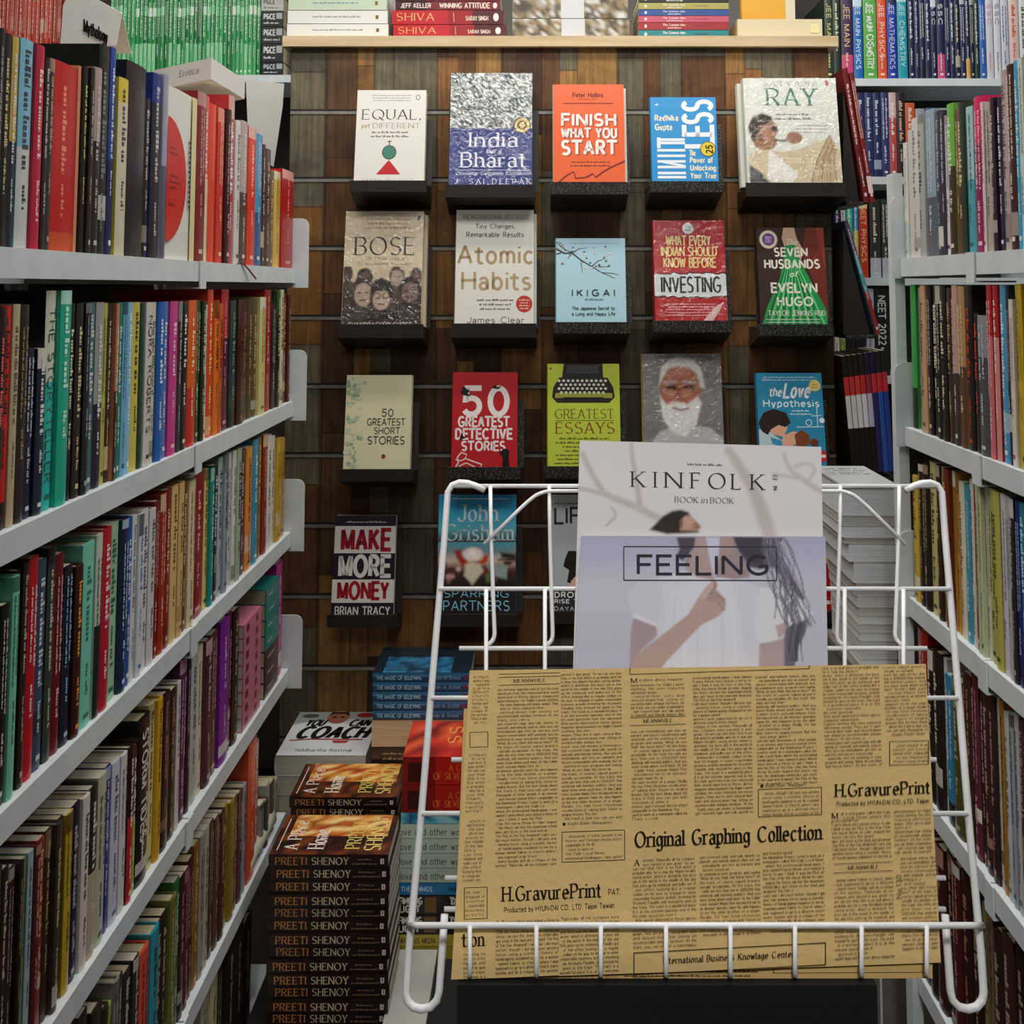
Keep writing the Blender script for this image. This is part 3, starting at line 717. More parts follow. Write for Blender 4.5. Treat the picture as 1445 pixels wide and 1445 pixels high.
n5 = row_side('left', W_ % 'fifth', XL, LZ[4], '''
400 440 1420 3a3028 b8a890; 440 490 1390 2c2a20 a8a890; 490 520 1385 30241c b09878; 520 550 1375 8aa838 2a3810; 550 576 1260 8a8a88 303030; 576 604 1240 34302c b0a898; 604 640 1215 2c2a2c c8c8c0; 640 668 1150 3c3434 b8b0a8; 668 712 1110 cf5040 6a1810; 712 752 1020 2a90a0 0a3a44; 752 776 985 221c1a b0a088; 776 802 940 2c241e c0b090; 802 832 870 6a6a34 d0c890; 832 856 790 2b6a30 a8c8a0;
856 880 770 3a1c20 b08080; 880 902 740 5b2028 c89090; 902 926 690 4a1c24 b88888; 926 950 620 8a5f20 d8b868; 950 972 580 9a9080 4a4238; 972 994 545 b0a898 5a5048; 994 1016 520 4a3428 b89878; 1016 1038 495 5a4030 c0a080; 1038 1060 470 4a2c24 b88870; 1060 1082 445 9a8230 4a3a10; 1082 1102 420 8a7028 d0b868; 1102 1122 400 6a4038 c8a090; 1122 1142 375 5a3a34 b89088; 1142 1160 345 8a9aa2 3a444a''', 0, 1005, 3.284, group="books on the left bookcases' fifth shelf")
row_side('left', W_ % 'sixth', XL, LZ[5], '''
950 990 1200 a8a890 4a4a3a; 990 1025 1150 b8b088 5a5a30; 1025 1060 1105 2a2624 908878; 1060 1100 1065 241c18 a09080; 1100 1140 1010 302420 a89888; 1140 1180 975 241a18 988878''', 0, 1005, 3.284, group="books on the left bookcases' sixth shelf")
# round red segment printed on the wide white spine of the top shelf
for o in list(bpy.data.objects):
    if o.get('label', '').startswith('thick white book') and 'top shelf' in o['label'] and 'left' in o['label']:
        cv = [c for c in o.children if c.name.startswith('cover')][0]
        xs = [v.co.x for v in cv.data.vertices]; t = max(xs) - min(xs); h = max(v.co.z for v in cv.data.vertices)
        A = Art(lambda a, b, k: (a - t / 2, -.0028 - k, h - b), t, h)
        A.E(0.0, .54, .66, .36, 'cc2414', 30, -90, 90); A.R(.82, .0, .99, 1, 'dccf98')
        for q in range(14): A.R(.72 + .02 * (q % 2), .28 + q * .03, .80, .295 + q * .03, '2a2a26')
        A.M(.08, .34, .4, .4, 2, '7a1208', 'l'); A.M(.08, .5, .45, .6, 3, '7a1208', 'l'); A.M(.08, .66, .35, .7, 1, '7a1208', 'l')
        A.build('spine_print', GLOSS, cv); o['label'] = "thick white book with a big red half disc, on the left bookcases' top shelf"
# ------------------------------------------------------------------ books of the right bookcases
V_ = "right bookcases' %s shelf"
row_side('right', V_ % 'top', XR, RZ[0], '''
530 622 982 d6d6ca@.7/b8c8cc 8a8a80; 622 662 880 c9c6be -; 662 705 800 cdcdc8 7a7a78; 705 745 775 a9aaa6 3a3c3e; 745 806 742 8fa4b2@.6/5a626a c8d8e0; 806 842 750 3a3a42 a0a8b0; 842 872 752 2a2a40 c0c4d0; 872 902 780 d0d0cc 303434; 902 950 700 68ae42@.42/3a2a20 d8e0c0; 950 976 740 7a3a20 e0b890; 976 1020 690 2b3a2a c8c890; 1020 1066 722 a1c9ca@.5/4aa0b0 3a6060; 1066 1126 652 d01858@.3/8a1a50 f0c0d0; 1126 1146 690 d8c8cc a02050; 1146 1186 690 b0a898 4a443c; 1186 1216 660 322030 c8b8c0; 1216 1252 655 252840 d8dce4; 1252 1296 470 b2a2a0 5a3a38;
1296 1346 430 3b2018 e8d8c8; 1346 1386 402 2a9aca c8e8f0; 1386 1420 385 c8d0c2 3a4a48; 1420 1462 375 c4ccc4 4a5a58; 1462 1500 370 a8b0a0 404840; 1500 1560 350 8a3a2a e0c0a0''', 1145, 0, 4.817, group="books on the right bookcases' top shelf")
row_side('right', V_ % 'second', XR, RZ[1], '''
632 668 540 3aa048@.72/1c2a18 -; 690 716 560 8a8a84 303030; 716 752 545 c29a72 6a4a30; 752 784 545 161214 d8d0c0; 784 822 545 181416 e0d8c0; 822 858 548 141214 d8d0b8; 858 898 548 1a1616 dcd4bc; 898 936 560 3a2820 b89868; 936 976 545 c09888@.55/3a2c30 d8c8c0; 976 1022 550 b08a5a@.5/5a3a28 e0d0b0; 1022 1066 545 1a1414 c83020; 1066 1106 735 201a18 d04030; 1106 1170 750 8a8c92@.3/4a4a50 c8ccd0; 1170 1206 540 b71c20@.3/c86a70 f0d0d0; 1206 1242 545 b01820@.3/d08a88 f4d8d8;
1242 1286 542 4a98c2 d8ecf4; 1286 1312 545 202c3a a8c0d0; 1312 1342 640 d8d0c8 a05048; 1342 1372 535 b8a230 5a4a10; 1372 1402 535 c4a81e 6a4a0c; 1402 1450 535 d3a22a 6a4412; 1450 1500 530 c08a1e 5a3a10; 1500 1560 530 8a2018 e0c0a0''', 1145, 290, 4.817, group="books on the right bookcases' second shelf")
row_side('right', V_ % 'third', XR, RZ[2], '''
770 802 432 c7a72e 5a4a10; 802 830 362 2b1c14 b89868; 830 862 366 241812 c0a878; 862 906 312 c0b878 4a4a28; 906 930 330 3a2418 c8a878; 930 952 322 8a8a3a d8d8a0; 952 986 372 6b2a14 e0b068; 986 1004 380 a0702a 4a2808; 1004 1028 380 b8842e 5a3010; 1028 1060 468 d0cbb8 7a5a40; 1060 1092 490 3a90a8 d8ecf0; 1092 1116 430 c8ccc8 4a5050; 1116 1142 525 8a2a20 e0b8a0; 1142 1160 470 a9b98e 3a4a28; 1160 1178 465 b8c098 40502a; 1178 1202 480 ccc8b0 4a3a2a; 1202 1242 478 a8b05e 3a4a18; 1242 1286 500 b1a850 4a4818; 1286 1322 520 c4c4c8 5a5a60; 1322 1344 530 a8a8ac 404044;
1344 1372 555 2a2024 b0a8a8; 1372 1402 580 1c2a70 b8c8e8; 1402 1440 570 1a7a92 c0e0e8; 1440 1490 570 2a4a60 c8d8e0''', 1100, 570, 4.19, group="books on the right bookcases' third shelf")
row_side('right', V_ % 'fourth', XR, RZ[3], '''
160 232 165 9a1c1c@.85/c06858 f0c8c0; 232 270 300 1a1614 e8e0d0; 270 322 320 201614 d8d0c0; 322 346 370 c8ccc8 5a5a58; 346 402 492 1a82b4@.85/1a2428 c8e4f0; 402 470 520 4a4824 b0b080; 470 530 480 3a2018 b89070; 530 580 475 5a2034 c890a0; 580 610 580 2a1c1c b0a090; 610 660 600 3a1c1c b89080; 660 705 640 301a20 a88890; 705 728 600 b8b8a8 5a5a50; 728 762 640 a06a1c 4a2c08; 762 800 765 b8bab4 3a5a70; 800 834 775 8a98a4 2a4a68; 834 876 715 b4b6b0 5a5a54; 876 916 765 4a3034 b09898; 916 950 980 8aa838 3a4a10''', 1260, 860, 5.07, group="books on the right bookcases' fourth shelf")
row_side('right', V_ % 'fifth', XR, RZ[4], '''
1296 1306 1185 30201c b89878; 1306 1316 1190 241a18 c0a888; 1316 1328 1200 3a1c1a b88878; 1328 1340 1212 2a1816 a88870; 1340 1352 1225 4a1a1c c89088; 1352 1366 1240 301614 a87868; 1366 1378 1250 241412 a89078; 1378 1388 1285 8a7a58 4a3a20; 1388 1398 1300 6a5a3c 3a2c18; 1398 1412 1320 2c1c1a b09880; 1412 1428 1330 3a201e b89888; 1428 1446 1345 201414 a89080; 1446 1470 1360 2a1a18 a89080''', 0, 0, 1, group="books on the right bookcases' fifth shelf")
# ------------------------------------------------------------------ lying books
def lying(label, x0, x1, y0, y1, Y, d, col, tcol=None, title=None, spine=None, front=None, pages_out=False, bands=(), page=None, group=None, name=None, mat=None, hard=False):
    """book lying flat, spine (or page edges) to the aisle; picture box of its near face at distance Y"""
    a = atY(x0, y1, Y); b = atY(x1, y0, Y); SEED[0] += 1
    t = b.z - a.z - .0006; h = b.x - a.x; zm = (a.z + b.z) / 2
    if pages_out: loc, rot = (a.x, Y + d, zm), (0, R(-90), R(180))
    else: loc, rot = (b.x, Y, zm), (0, R(-90), 0)
    return make_book(label, loc, rot, t, h, d, col, tcol, title, bands, page, hard, group, SEED[0], front, spine, mat, name)
def face_up(label, x0, x1, yf, yb, ybot, Y, col, front, page=None, group=None):
    """book lying face up with its foot towards the camera"""
    a = atY(x0, yf, Y); b = atY(x1, yf, Y); z = a.z; t = z - atY(x0, ybot, Y).z - .0006
    r = ray((x0 + x1) / 2, yb); yy = r.y * (z - EYE) / r.z; SEED[0] += 1
    M = Matrix(((0, 1, 0), (0, 0, 1), (1, 0, 0)))
    return make_book(label, (a.x, Y, z - t / 2), M.to_euler(), t, yy - Y, b.x - a.x, col, page=page, hard=False, seed=SEED[0], front=front, group=group)
# ------------------------------------------------------------------ the plank panel
PY = 2.1
pl, pr = atY(405, 405, PY).x, atY(1175, 405, PY).x
ptop = atY(800, 68, PY).z
xc = (pl + pr) / 2
panel = thing('slatwall_panel', 'brown plank-patterned slatted display panel filling the end of the aisle', 'display panel', (xc, PY, 0))
m = MB(); m.box(pl - xc, 0, 0, pr - xc, .02, ptop); m.build('plank_board', PLANK, panel)
m = MB(); m.box(pl - xc + .01, .0205, 0, pr - xc - .01, .24, ptop - .001); m.build('carcass', BLACK, panel)
GY = [159, 254.5, 351, 449, 545.5, 643, 742, 842, 943]
for i in range(14):
    gy = GY[i] if i < len(GY) else GY[-1] + 101 * (i - 8)
    z = atY(800, gy, PY).z
    m = MB(); m.box(pl - xc + .001, -.0016, z - .0035, pr - xc - .001, -.0002, z + .003); m.build('groove_strip', ALU, panel)
    m = MB(); m.box(pl - xc + .001, -.0008, z + .0031, pr - xc - .001, -.0002, z + .0075); m.build('groove_slot', BLACK, panel)
brd = MB(); a = atY(401, 68, PY); b = atY(1180, 53, PY)
brd.box(a.x, PY - .015, ptop + .0005, b.x, PY + .26, b.z)
o = brd.build('shelf_board', PINE); o['label'] = 'pale pine board along the top of the plank panel'; o['category'] = 'shelf'
SB = b.z
# ------------------------------------------------------------------ face-out books and their holders
TILT = R(9)
def holder(xl, w, Yf, Zb, h, t, mat, label, ext=.006):
    s_ = t * math.sin(TILT) + .0008; Zb -= s_
    root = thing('book_holder', label, 'book holder', (xl, Yf, Zb), group='slatwall book holders')
    dy = PY - .002 - Yf
    m = MB(); m.prism([(-.008, .0035 + s_), (-.008, -.016), (dy, -.044), (dy, -.0005), (-.0035, -.0005), (-.0035, .0035 + s_)], -ext, w + ext, 0); m.build('ledge', mat, root)
    y0 = t * 1.02 + .005; hp = min(h * .72, (dy - y0 - .006) / math.tan(TILT))
    s, c = math.sin(TILT), math.cos(TILT)
    m = MB(); m.prism([(y0, 0), (y0 + .003, 0), (y0 + .003 + hp * s, hp * c), (y0 + hp * s, hp * c)], -ext * .3, w + ext * 2.2, 0); m.build('back_plate', mat, root)
    return root
ROWN = ('top', 'second', 'third', 'fourth')
def wall_book(label, hl, box, t, col, front, mat=SPECK, page='d8d0bc', spine=None, film=False, copies=0, hard=False, bmat=None, holder_label=None, cdx=.006):
    x0, y0, x1, y1 = box
    Yf = PY - .085 - copies * t * .0
    bt = atY((x0 + x1) / 2, y1, Yf); hh = 0.2
    for _ in range(3): hh = (atY((x0 + x1) / 2, y0, Yf + hh * math.sin(TILT)).z - bt.z) / math.cos(TILT)
    Ym = Yf + hh * .5 * math.sin(TILT)
    xl = atY(x0, (y0 + y1) / 2, Ym).x; wd = atY(x1, (y0 + y1) / 2, Ym).x - xl
    M = (Matrix.Rotation(-TILT, 3, 'X') @ Matrix.Rotation(R(-90), 3, 'Z')).to_euler()
    SEED[0] += 1
    n = Vector((0, math.cos(TILT), -math.sin(TILT)))     # into the wall, square to the cover
    Z0 = bt.z + .001
    loc = Vector((xl, Yf, Z0)) + n * (t / 2)
    lc = loc + Vector((0, 0, 0))
    b = make_book(label, lc, M, t, hh, wd, col, page=page, hard=hard, seed=SEED[0], front=front, spine=spine, mat=bmat)
    if film:
        m = MB(); N = 14; rr = random.Random(SEED[0])
        g = [[(t / 2 + .0028 + rr.uniform(-.0004, .0004), wd * i / N, hh * j / N) for i in range(N + 1)] for j in range(N + 1)]
        for j in range(N):
            for i in range(N): m.poly([g[j][i], g[j][i + 1], g[j + 1][i + 1], g[j + 1][i]], (1, 1, 1, 1))
        m.build('shrink_film', FILM, b)
    for k in range(copies):
        l2 = loc + n * (t + .0008) * (k + 1) + Vector((cdx, 0, .0005 - .0)); SEED[0] += 1
        make_book(f'another copy peeking from behind the {" ".join(label.split(",")[0].split()[:9])}', l2, M, t, hh * .985, wd, col, page=page, hard=hard, seed=SEED[0])
    holder(xl, wd, Yf - .001, Z0 - .0006, hh, t * (1 + copies) + copies * .001, mat, holder_label or f'black slatwall holder carrying the {" ".join(label.split(",")[0].split()[:10])}')
    return b
def px(x0, y0, x1, y1):
    return lambda x, y: ((x - x0) / (x1 - x0), (y - y0) / (y1 - y0))
def T90(A, s, x0, y0, x1, y1, col, sty='b'):
    """lettering that reads upwards"""
    a0 = A.conv(x0, y0); a1 = A.conv(x1, y1); Wm = (a1[0] - a0[0]) * A.W; Hm = (a1[1] - a0[1]) * A.H
    qs = text_quads(s, 0, 0, Hm, Wm, sty)
    A.quads([[(x0 + b / Wm * (x1 - x0), y1 - a / Hm * (y1 - y0)) for a, b in q] for q in qs], col)
def c_equal(A):
    A.conv = px(370, 418, 690, 848); A.R(370, 418, 690, 848, 'dddbd3'); A.M(435, 436, 625, 472, 3, '8a8478', full=.9)
    A.E(652, 452, 10, 13, '3a3a38'); A.E(652, 452, 7, 10, 'dddbd3'); A.T('EQUAL,', 395, 510, 668, 556, '2c2a28', 's'); A.T('yet', 392, 574, 432, 597, '9a7a50', 'si'); A.T('DIFFERENT', 446, 574, 666, 597, '8f7a5c', 's')
    A.M(430, 606, 625, 644, 2, '5a5650', full=.8); A.L([(527, 655), (527, 682)], 4, '2c2a28'); A.L([(518, 660), (536, 660)], 4, '2c2a28'); A.E(527, 710, 33, 33, '1f3a34'); A.E(527, 710, 30, 30, '3f7d6c')
    A.P([(527, 745), (470, 812), (581, 812)], 'bb1c28'); A.T('ANITA BHOGLE', 402, 834, 645, 850, '8a8880', 's')
def c_india(A):
    A.conv = px(805, 340, 1155, 850); A.R(805, 340, 1155, 850, '20307c'); A.N(805, 340, 1155, 592, 44, 32, ['c8cccc', '8a9494', '3a4448', '1c2426', 'e8eae8', '58646c', '222c30', 'a0a8a8'])
    A.E(1112, 577, 37, 37, '201c14'); A.E(1112, 577, 32, 32, 'd0b468'); A.E(1112, 577, 20, 20, '4a3a18'); A.E(1112, 577, 13, 13, 'd8c078')
    A.T('India', 886, 610, 1095, 674, 'dfe3ea', 'S'); A.T('that is', 960, 684, 1024, 702, 'dfe3ea', 'bi'); A.T('Bharat', 852, 700, 1130, 764, 'dfe3ea', 'S')
    A.R(832, 776, 1150, 779, 'aeb6cc'); A.T('Coloniality, Civilisation, Constitution', 832, 785, 1150, 799, 'ccd2e0', 'bi', 30); A.T('J. SAI DEEPAK', 830, 816, 1150, 838, 'dfe3ea', 'S', track=.6)
def c_finish(A):
    A.conv = px(3, 393, 330, 850); A.R(3, 393, 330, 850, 'e0602c'); A.T('Peter Hollins', 92, 432, 235, 453, '6a140c', 'B'); A.M(95, 457, 232, 467, 1, '6a140c'); A.R(50, 479, 280, 485, '8a2414')
    for i, (t, y0, y1) in enumerate((('FINISH', 532, 584), ('WHAT YOU', 598, 640), ('START', 656, 716))):
        A.T(t, 44, y0 + 5, 301, y1 + 5, 'a23c18', 'B'); A.T(t, 38, y0, 295, y1, 'efe8e4', 'B')
    A.M(55, 742, 290, 776, 2, '5a140c', full=.75); A.L([(20, 850), (60, 815), (95, 796), (104, 826), (150, 822), (182, 806), (196, 822), (225, 800), (262, 778), (330, 748)], 8, '7a1410')
def c_limit(A):
    A.conv = px(458, 445, 760, 848); A.R(458, 445, 760, 848, '2c8fce'); A.M(475, 470, 498, 488, 1, 'e0ecf4'); A.T('Radhika', 476, 531, 585, 556, 'e8e4c8', 'B'); A.T('Gupta', 476, 574, 556, 600, 'e8e4c8', 'B')
    T90(A, 'LIMIT', 484, 636, 612, 905, 'e6ecf0', 'B') if False else None
    for y in (640, 690, 716, 742, 768, 796, 815): A.R(484, y, 612, y + 12, 'e6ecf0')
    A.R(484, 636, 500, 686, 'e6ecf0'); A.R(500, 655, 612, 668, 'e6ecf0'); A.L([(484, 746), (612, 770)], 10, 'e6ecf0')
    T90(A, 'LESS', 610, 460, 738, 684, 'e6ecf0', 'b')
    A.E(716, 690, 36, 36, '3a3010'); A.E(716, 690, 33, 33, 'dcc23a'); T90(A, '25', 708, 672, 736, 712, '2a2410', 'B')
    for t, y in (('The', 697), ('Power of', 730), ('Unlocking', 766), ('Your True', 802)): A.T(t, 632, y, 632 + 13 * len(t) - (12 if t == 'The' else 0), y + 24, 'e8e4c8', 'B')
def c_ray(A):
    A.conv = px(895, 365, 1330, 850); A.R(895, 365, 1330, 850, 'd5d9cd'); A.T('SATYAJIT', 982, 381, 1240, 403, '85887e', 'S'); A.T('RAY', 998, 414, 1236, 493, '3f7868', 'S'); A.M(1080, 502, 1150, 512, 1, '6a6a60'); A.M(1030, 522, 1210, 562, 2, '5a5a50', full=.7)
    A.M(1120, 576, 1290, 622, 3, '9a9a90'); A.E(1287, 388, 9, 13, 'a83a28')
    A.sb(896, 505, 1329, 849, 70, 56, ['d5d9cd', 'd5d9cd', 'd3d6ca'], 5)
    A.P([(905, 720), (960, 690), (1050, 705), (1150, 690), (1215, 660), (1290, 640), (1330, 690), (1330, 840), (905, 840)], 'cdbd9e'); A.P([(905, 760), (960, 800), (1000, 845), (905, 845)], '4a4a4c')
    for i in range(9): A.L([(1190 + i * 14, 840), (1225 + i * 9, 730), (1285 + i * 3, 628 + i * 8)], 7, ['8a6c48', 'b49a74', 'a08058'][i % 3])
    A.P([(1000, 690), (1060, 745), (1130, 800), (1100, 840), (985, 830)], 'e4e0d8')
    A.P([(925, 640), (912, 590), (930, 550), (970, 530), (1015, 540), (1040, 585), (1045, 610), (1030, 640), (1040, 665), (1020, 690), (975, 700), (935, 680)], '9c6e50'); A.P([(920, 650), (908, 590), (930, 545), (975, 528), (1020, 545), (1010, 575), (965, 585), (950, 630), (935, 660)], '33261f')
    A.P([(1015, 585), (1046, 592), (1044, 612), (1018, 606)], '2a1c18'); A.L([(1030, 650), (1080, 655), (1095, 635)], 9, '2c1e18'); A.E(1120, 640, 38, 28, '94664a'); A.E(965, 640, 9, 16, '6a4430'); A.E(990, 615, 20, 30, 'ac7c5c'); A.E(985, 600, 7, 4, '2c1c18'); A.grain(.12); A.se()
    A.M(1030, 522, 1210, 562, 2, '5a5a50', full=.7); A.M(1120, 576, 1290, 622, 3, '9a9a90')
def c_bose(A):
    A.conv = px(280, 65, 640, 585); A.GR(280, 65, 640, 585, ['c6b899', 'c9bc9e', 'bdb097']); A.M(365, 90, 590, 150, 3, '8a6a48', full=.7); A.E(618, 95, 9, 12, '3a2c20')
    A.T('BOSE', 326, 186, 605, 266, '221b17', 's'); A.T('The Untold Story of', 380, 274, 560, 290, '5a4c3c', 's', 30); A.T('An Inconvenient Nationalist', 342, 299, 590, 314, '5a4c3c', 's', 30)
    A.sb(281, 320, 639, 570, 76, 56, ['c4b698', 'b8aa8e', '8a7c68', '4a4038', '332a25'], 5)
    heads = [(300, 355, 22, 36, '4a3c34', '3a2e28'), (378, 372, 36, 38, '5c4c42', '2c2320'), (525, 366, 34, 42, 'a08f7e', '4a3c34'), (612, 372, 26, 40, '6a584c', '2c2320'), (372, 440, 50, 62, 'a6927f', '3a2e28'), (585, 430, 46, 54, '6f5c50', '2a211d'), (455, 462, 48, 56, 'b09a86', '1c1614')]
    A.P([(280, 470), (330, 440), (420, 470), (520, 440), (640, 430), (640, 585), (280, 585)], '3c312b')
    for x, y, a, b, c1, c2 in heads:
        A.P([(x - a * 1.7, 585), (x - a * 1.3, y + b * 1.1), (x, y + b * .7), (x + a * 1.3, y + b * 1.1), (x + a * 1.7, 585)], c2); A.E(x, y - b * .15, a * 1.06, b * 1.05, c2); A.E(x + a * .05, y + b * .12, a * .82, b * .86, c1)
        A.E(x - a * .3, y, a * .16, b * .07, c2); A.E(x + a * .36, y, a * .16, b * .07, c2); A.L([(x - a * .25, y + b * .52), (x + a * .3, y + b * .5)], a * .12, c2)
    A.P([(405, 430), (420, 385), (455, 370), (500, 390), (510, 432)], '15110f'); A.E(437, 452, 17, 13, '1c1614'); A.E(478, 452, 17, 13, '1c1614'); A.E(437, 452, 12, 9, 'b8a48f'); A.E(478, 452, 12, 9, 'b8a48f')
    A.grain(.22); A.se(); A.R(280, 570, 640, 585, '332a25')
    A.T('CHANDRACHUR GHOSE', 310, 572, 600, 590, 'd8d0c4', 'b')
def c_atomic(A):
    A.conv = px(805, 55, 1150, 580); A.R(805, 55, 1150, 580, 'd6d5cc'); A.T('THE INTERNATIONAL BESTSELLER', 828, 78, 1128, 97, '5a564c', 's', 30); A.T('Tiny Changes,', 890, 121, 1068, 141, '221f1c', 'b'); A.T('Remarkable Results', 850, 159, 1106, 181, '221f1c', 'b')
    A.T('Atomic', 810, 222, 1150, 302, '9f8a62', 'b'); A.T('Habits', 830, 342, 1140, 421, 'a8946c', 'b'); A.M(900, 458, 1062, 518, 3, '3a3630', full=.8); A.E(1109, 487, 36, 38, 'b32a20'); A.M(1084, 462, 1134, 512, 4, 'e8d0c0'); A.T('James Clear', 860, 546, 1110, 572, '2a2622', 'n')
def c_ikigai(A):
    A.conv = px(18, 188, 335, 575); A.GR(18, 188, 335, 575, ['a3cbda', 'aad0dc', 'a6cedb']); A.M(80, 206, 310, 216, 1, '5a8090', full=.9)
    D = '2a2a2e'
    A.L([(18, 236), (55, 258), (90, 256), (130, 288), (180, 318), (225, 346), (285, 372)], 10, D, 3); A.L([(18, 205), (50, 235), (90, 256)], 4, D); A.L([(90, 256), (125, 236), (165, 232)], 5, D, 2); A.L([(60, 250), (50, 222), (30, 205)], 3, D); A.L([(180, 318), (212, 292), (246, 280)], 5, D, 2); A.L([(212, 320), (260, 318)], 4, D, 2); A.L([(85, 258), (70, 285), (90, 262)], 5, D, 3); A.L([(225, 346), (280, 350), (305, 358)], 4, D, 2); A.L([(18, 262), (40, 256)], 6, D); A.L([(130, 288), (138, 352)], 3, D, 2)
    r = random.Random(3)
    for i in range(34): A.E(r.uniform(25, 270), 235 + r.uniform(-10, 90), 5, 4, r.choice(['3a3030', 'd8d0d0', 'e4dcd8', '4a3c3c', 'c8a0a0']), 7)
    A.T('IKIGAI', 88, 424, 285, 451, '20262a', 'b', track=.62); A.M(148, 458, 232, 474, 1, '4a6a78', full=1); A.T('The Japanese Secret to', 90, 500, 282, 514, '1c2428', 'b', 30); A.T('a Long and Happy Life', 88, 525, 284, 539, '1c2428', 'b', 30)
def c_invest(A):
    A.conv = px(475, 105, 805, 570); A.R(475, 105, 805, 570, 'b0131e'); A.E(637, 142, 26, 26, 'd8e0e0'); A.M(620, 130, 655, 155, 2, '2a3a3a')
    for t, x0, x1, y0, y1 in (('WHAT EVERY', 533, 740, 177, 220), ('INDIAN SHOULD', 510, 768, 228, 269), ('KNOW BEFORE', 520, 760, 279, 322)): A.T(t, x0, y0, x1, y1, 'e4d88a', 'd', track=.24)
    r = random.Random(5); up = [(475 + 330 * i / 22, 352 + r.uniform(-5, 5)) for i in range(23)]; dn = [(475 + 330 * i / 22, 455 + r.uniform(-5, 5)) for i in range(23)]
    A.P([(x, y - 5) for x, y in up] + [(x, y + 6) for x, y in reversed(dn)], '3a0a0c'); A.P(up + list(reversed(dn)), 'd4dadb'); A.T('INVESTING', 506, 368, 780, 436, '191a1c', 'd'); A.M(520, 482, 760, 545, 5, 'e0b0b0', full=.85)
    A.P([(690, 570), (720, 535), (755, 500), (790, 480), (770, 520), (735, 570)], 'd8b8b4')  # glare on the film, painted into the print as a pale patch
def c_evelyn(A):
    A.conv = px(950, 140, 1265, 585); A.R(950, 140, 1265, 585, '35201b'); A.P([(1180, 140), (1265, 140), (1265, 560), (1215, 420), (1160, 260)], '6a2a1f'); A.P([(1225, 140), (1265, 140), (1265, 330)], '8a3426')
    A.P([(1078, 140), (1128, 140), (1138, 190), (1170, 250), (1150, 290), (1120, 230), (1080, 232), (1068, 190)], 'c2a388'); A.P([(1078, 225), (1130, 215), (1145, 290), (1200, 400), (1258, 520), (1258, 585), (958, 585), (985, 500), (1050, 372), (1075, 265)], '268a48')
    for i in range(16):
        x = 975 + i * 18; A.L([(1090 + i * 2.6, 300), ((1090 + i * 2.6) * .5 + x * .5, 440), (x, 584)], 6, ['175a30', '43b868', '1e7038', '5ac87c'][i % 4], 10)
    for t, x0, x1, y0, y1, st in (('The', 1086, 1136, 195, 220, 'bi'), ('SEVEN', 1028, 1185, 235, 271, 'B'), ('HUSBANDS', 980, 1238, 289, 326, 'B'), ('of', 1094, 1132, 342, 366, 'bi'), ('EVELYN', 1005, 1220, 396, 436, 'B'), ('HUGO', 1030, 1197, 459, 496, 'B'), ('TAYLOR JENKINS REID', 988, 1250, 519, 541, 'n')): A.T(t, x0, y0, x1, y1, 'e2ddd0', st)
    A.E(1005, 195, 44, 44, '8a7a5a'); A.E(1005, 195, 41, 41, 'd9d0b8'); A.E(1005, 195, 29, 29, '6a4488'); A.N(990, 180, 1020, 210, 4, 4, ['6a4488', '9a78b0', 'c8b0d0']); A.R(975, 557, 1225, 560, 'c8d0c0'); A.R(975, 570, 1225, 573, 'b0c0b0')
def c_short(A):
    A.conv = px(285, 815, 590, 1255); A.R(285, 815, 590, 1255, 'cdc9a6'); r = random.Random(9)
    for i in range(70):
        x, y = 292 + abs(r.gauss(0, 36)), r.uniform(825, 1250)
        A.E(min(x, 385), y, r.uniform(5, 15), r.uniform(5, 13), r.choice(['a8b496', 'b4bea0', '93a68a', 'c0c8ac', '8a9c82']), 9); A.k -= A.dk * .6
    for t, x0, x1, y0, y1 in (('50', 453, 508, 975, 1008), ('GREATEST', 387, 563, 1019, 1049), ('SHORT', 420, 540, 1060, 1089), ('STORIES', 392, 563, 1102, 1136)): A.T(t, x0, y0, x1, y1, '2a2927', 'n')
    A.E(468, 1192, 9, 10, '8a2a20')
def c_detect(A):
    A.conv = px(780, 805, 1085, 1248); A.R(780, 805, 1085, 1248, 'b01a24')
    for t, x0, x1, y0, y1 in (('50', 820, 1052, 880, 1002), ('GREATEST', 808, 1048, 1014, 1058), ('DETECTIVE', 796, 1062, 1070, 1115), ('STORIES', 825, 1030, 1128, 1168)): A.T(t, x0, y0, x1, y1, 'e6e0dc', 'B')
    A.P([(815, 900), (832, 868), (845, 885), (862, 892), (850, 905), (868, 918), (835, 915)], '1c1214'); A.P([(965, 880), (980, 862), (990, 875), (1012, 868), (995, 885)], '1c1214'); A.P([(1000, 1180), (1012, 1170), (1022, 1160), (1040, 1162), (1050, 1176), (1045, 1200), (1052, 1248), (1015, 1248), (1018, 1200)], '1a1012')
    A.L([(800, 1246), (812, 1225), (808, 1200), (825, 1178), (850, 1186), (845, 1205), (880, 1218), (922, 1232), (915, 1246)], 6, 'e0d0cc'); A.L([(815, 1240), (850, 1225), (890, 1244)], 5, 'e0d0cc'); A.L([(800, 1210), (826, 1216), (845, 1205)], 5, 'e0d0cc'); A.P([(815, 1120), (825, 1085), (835, 1105), (850, 1110)], '1c1214')
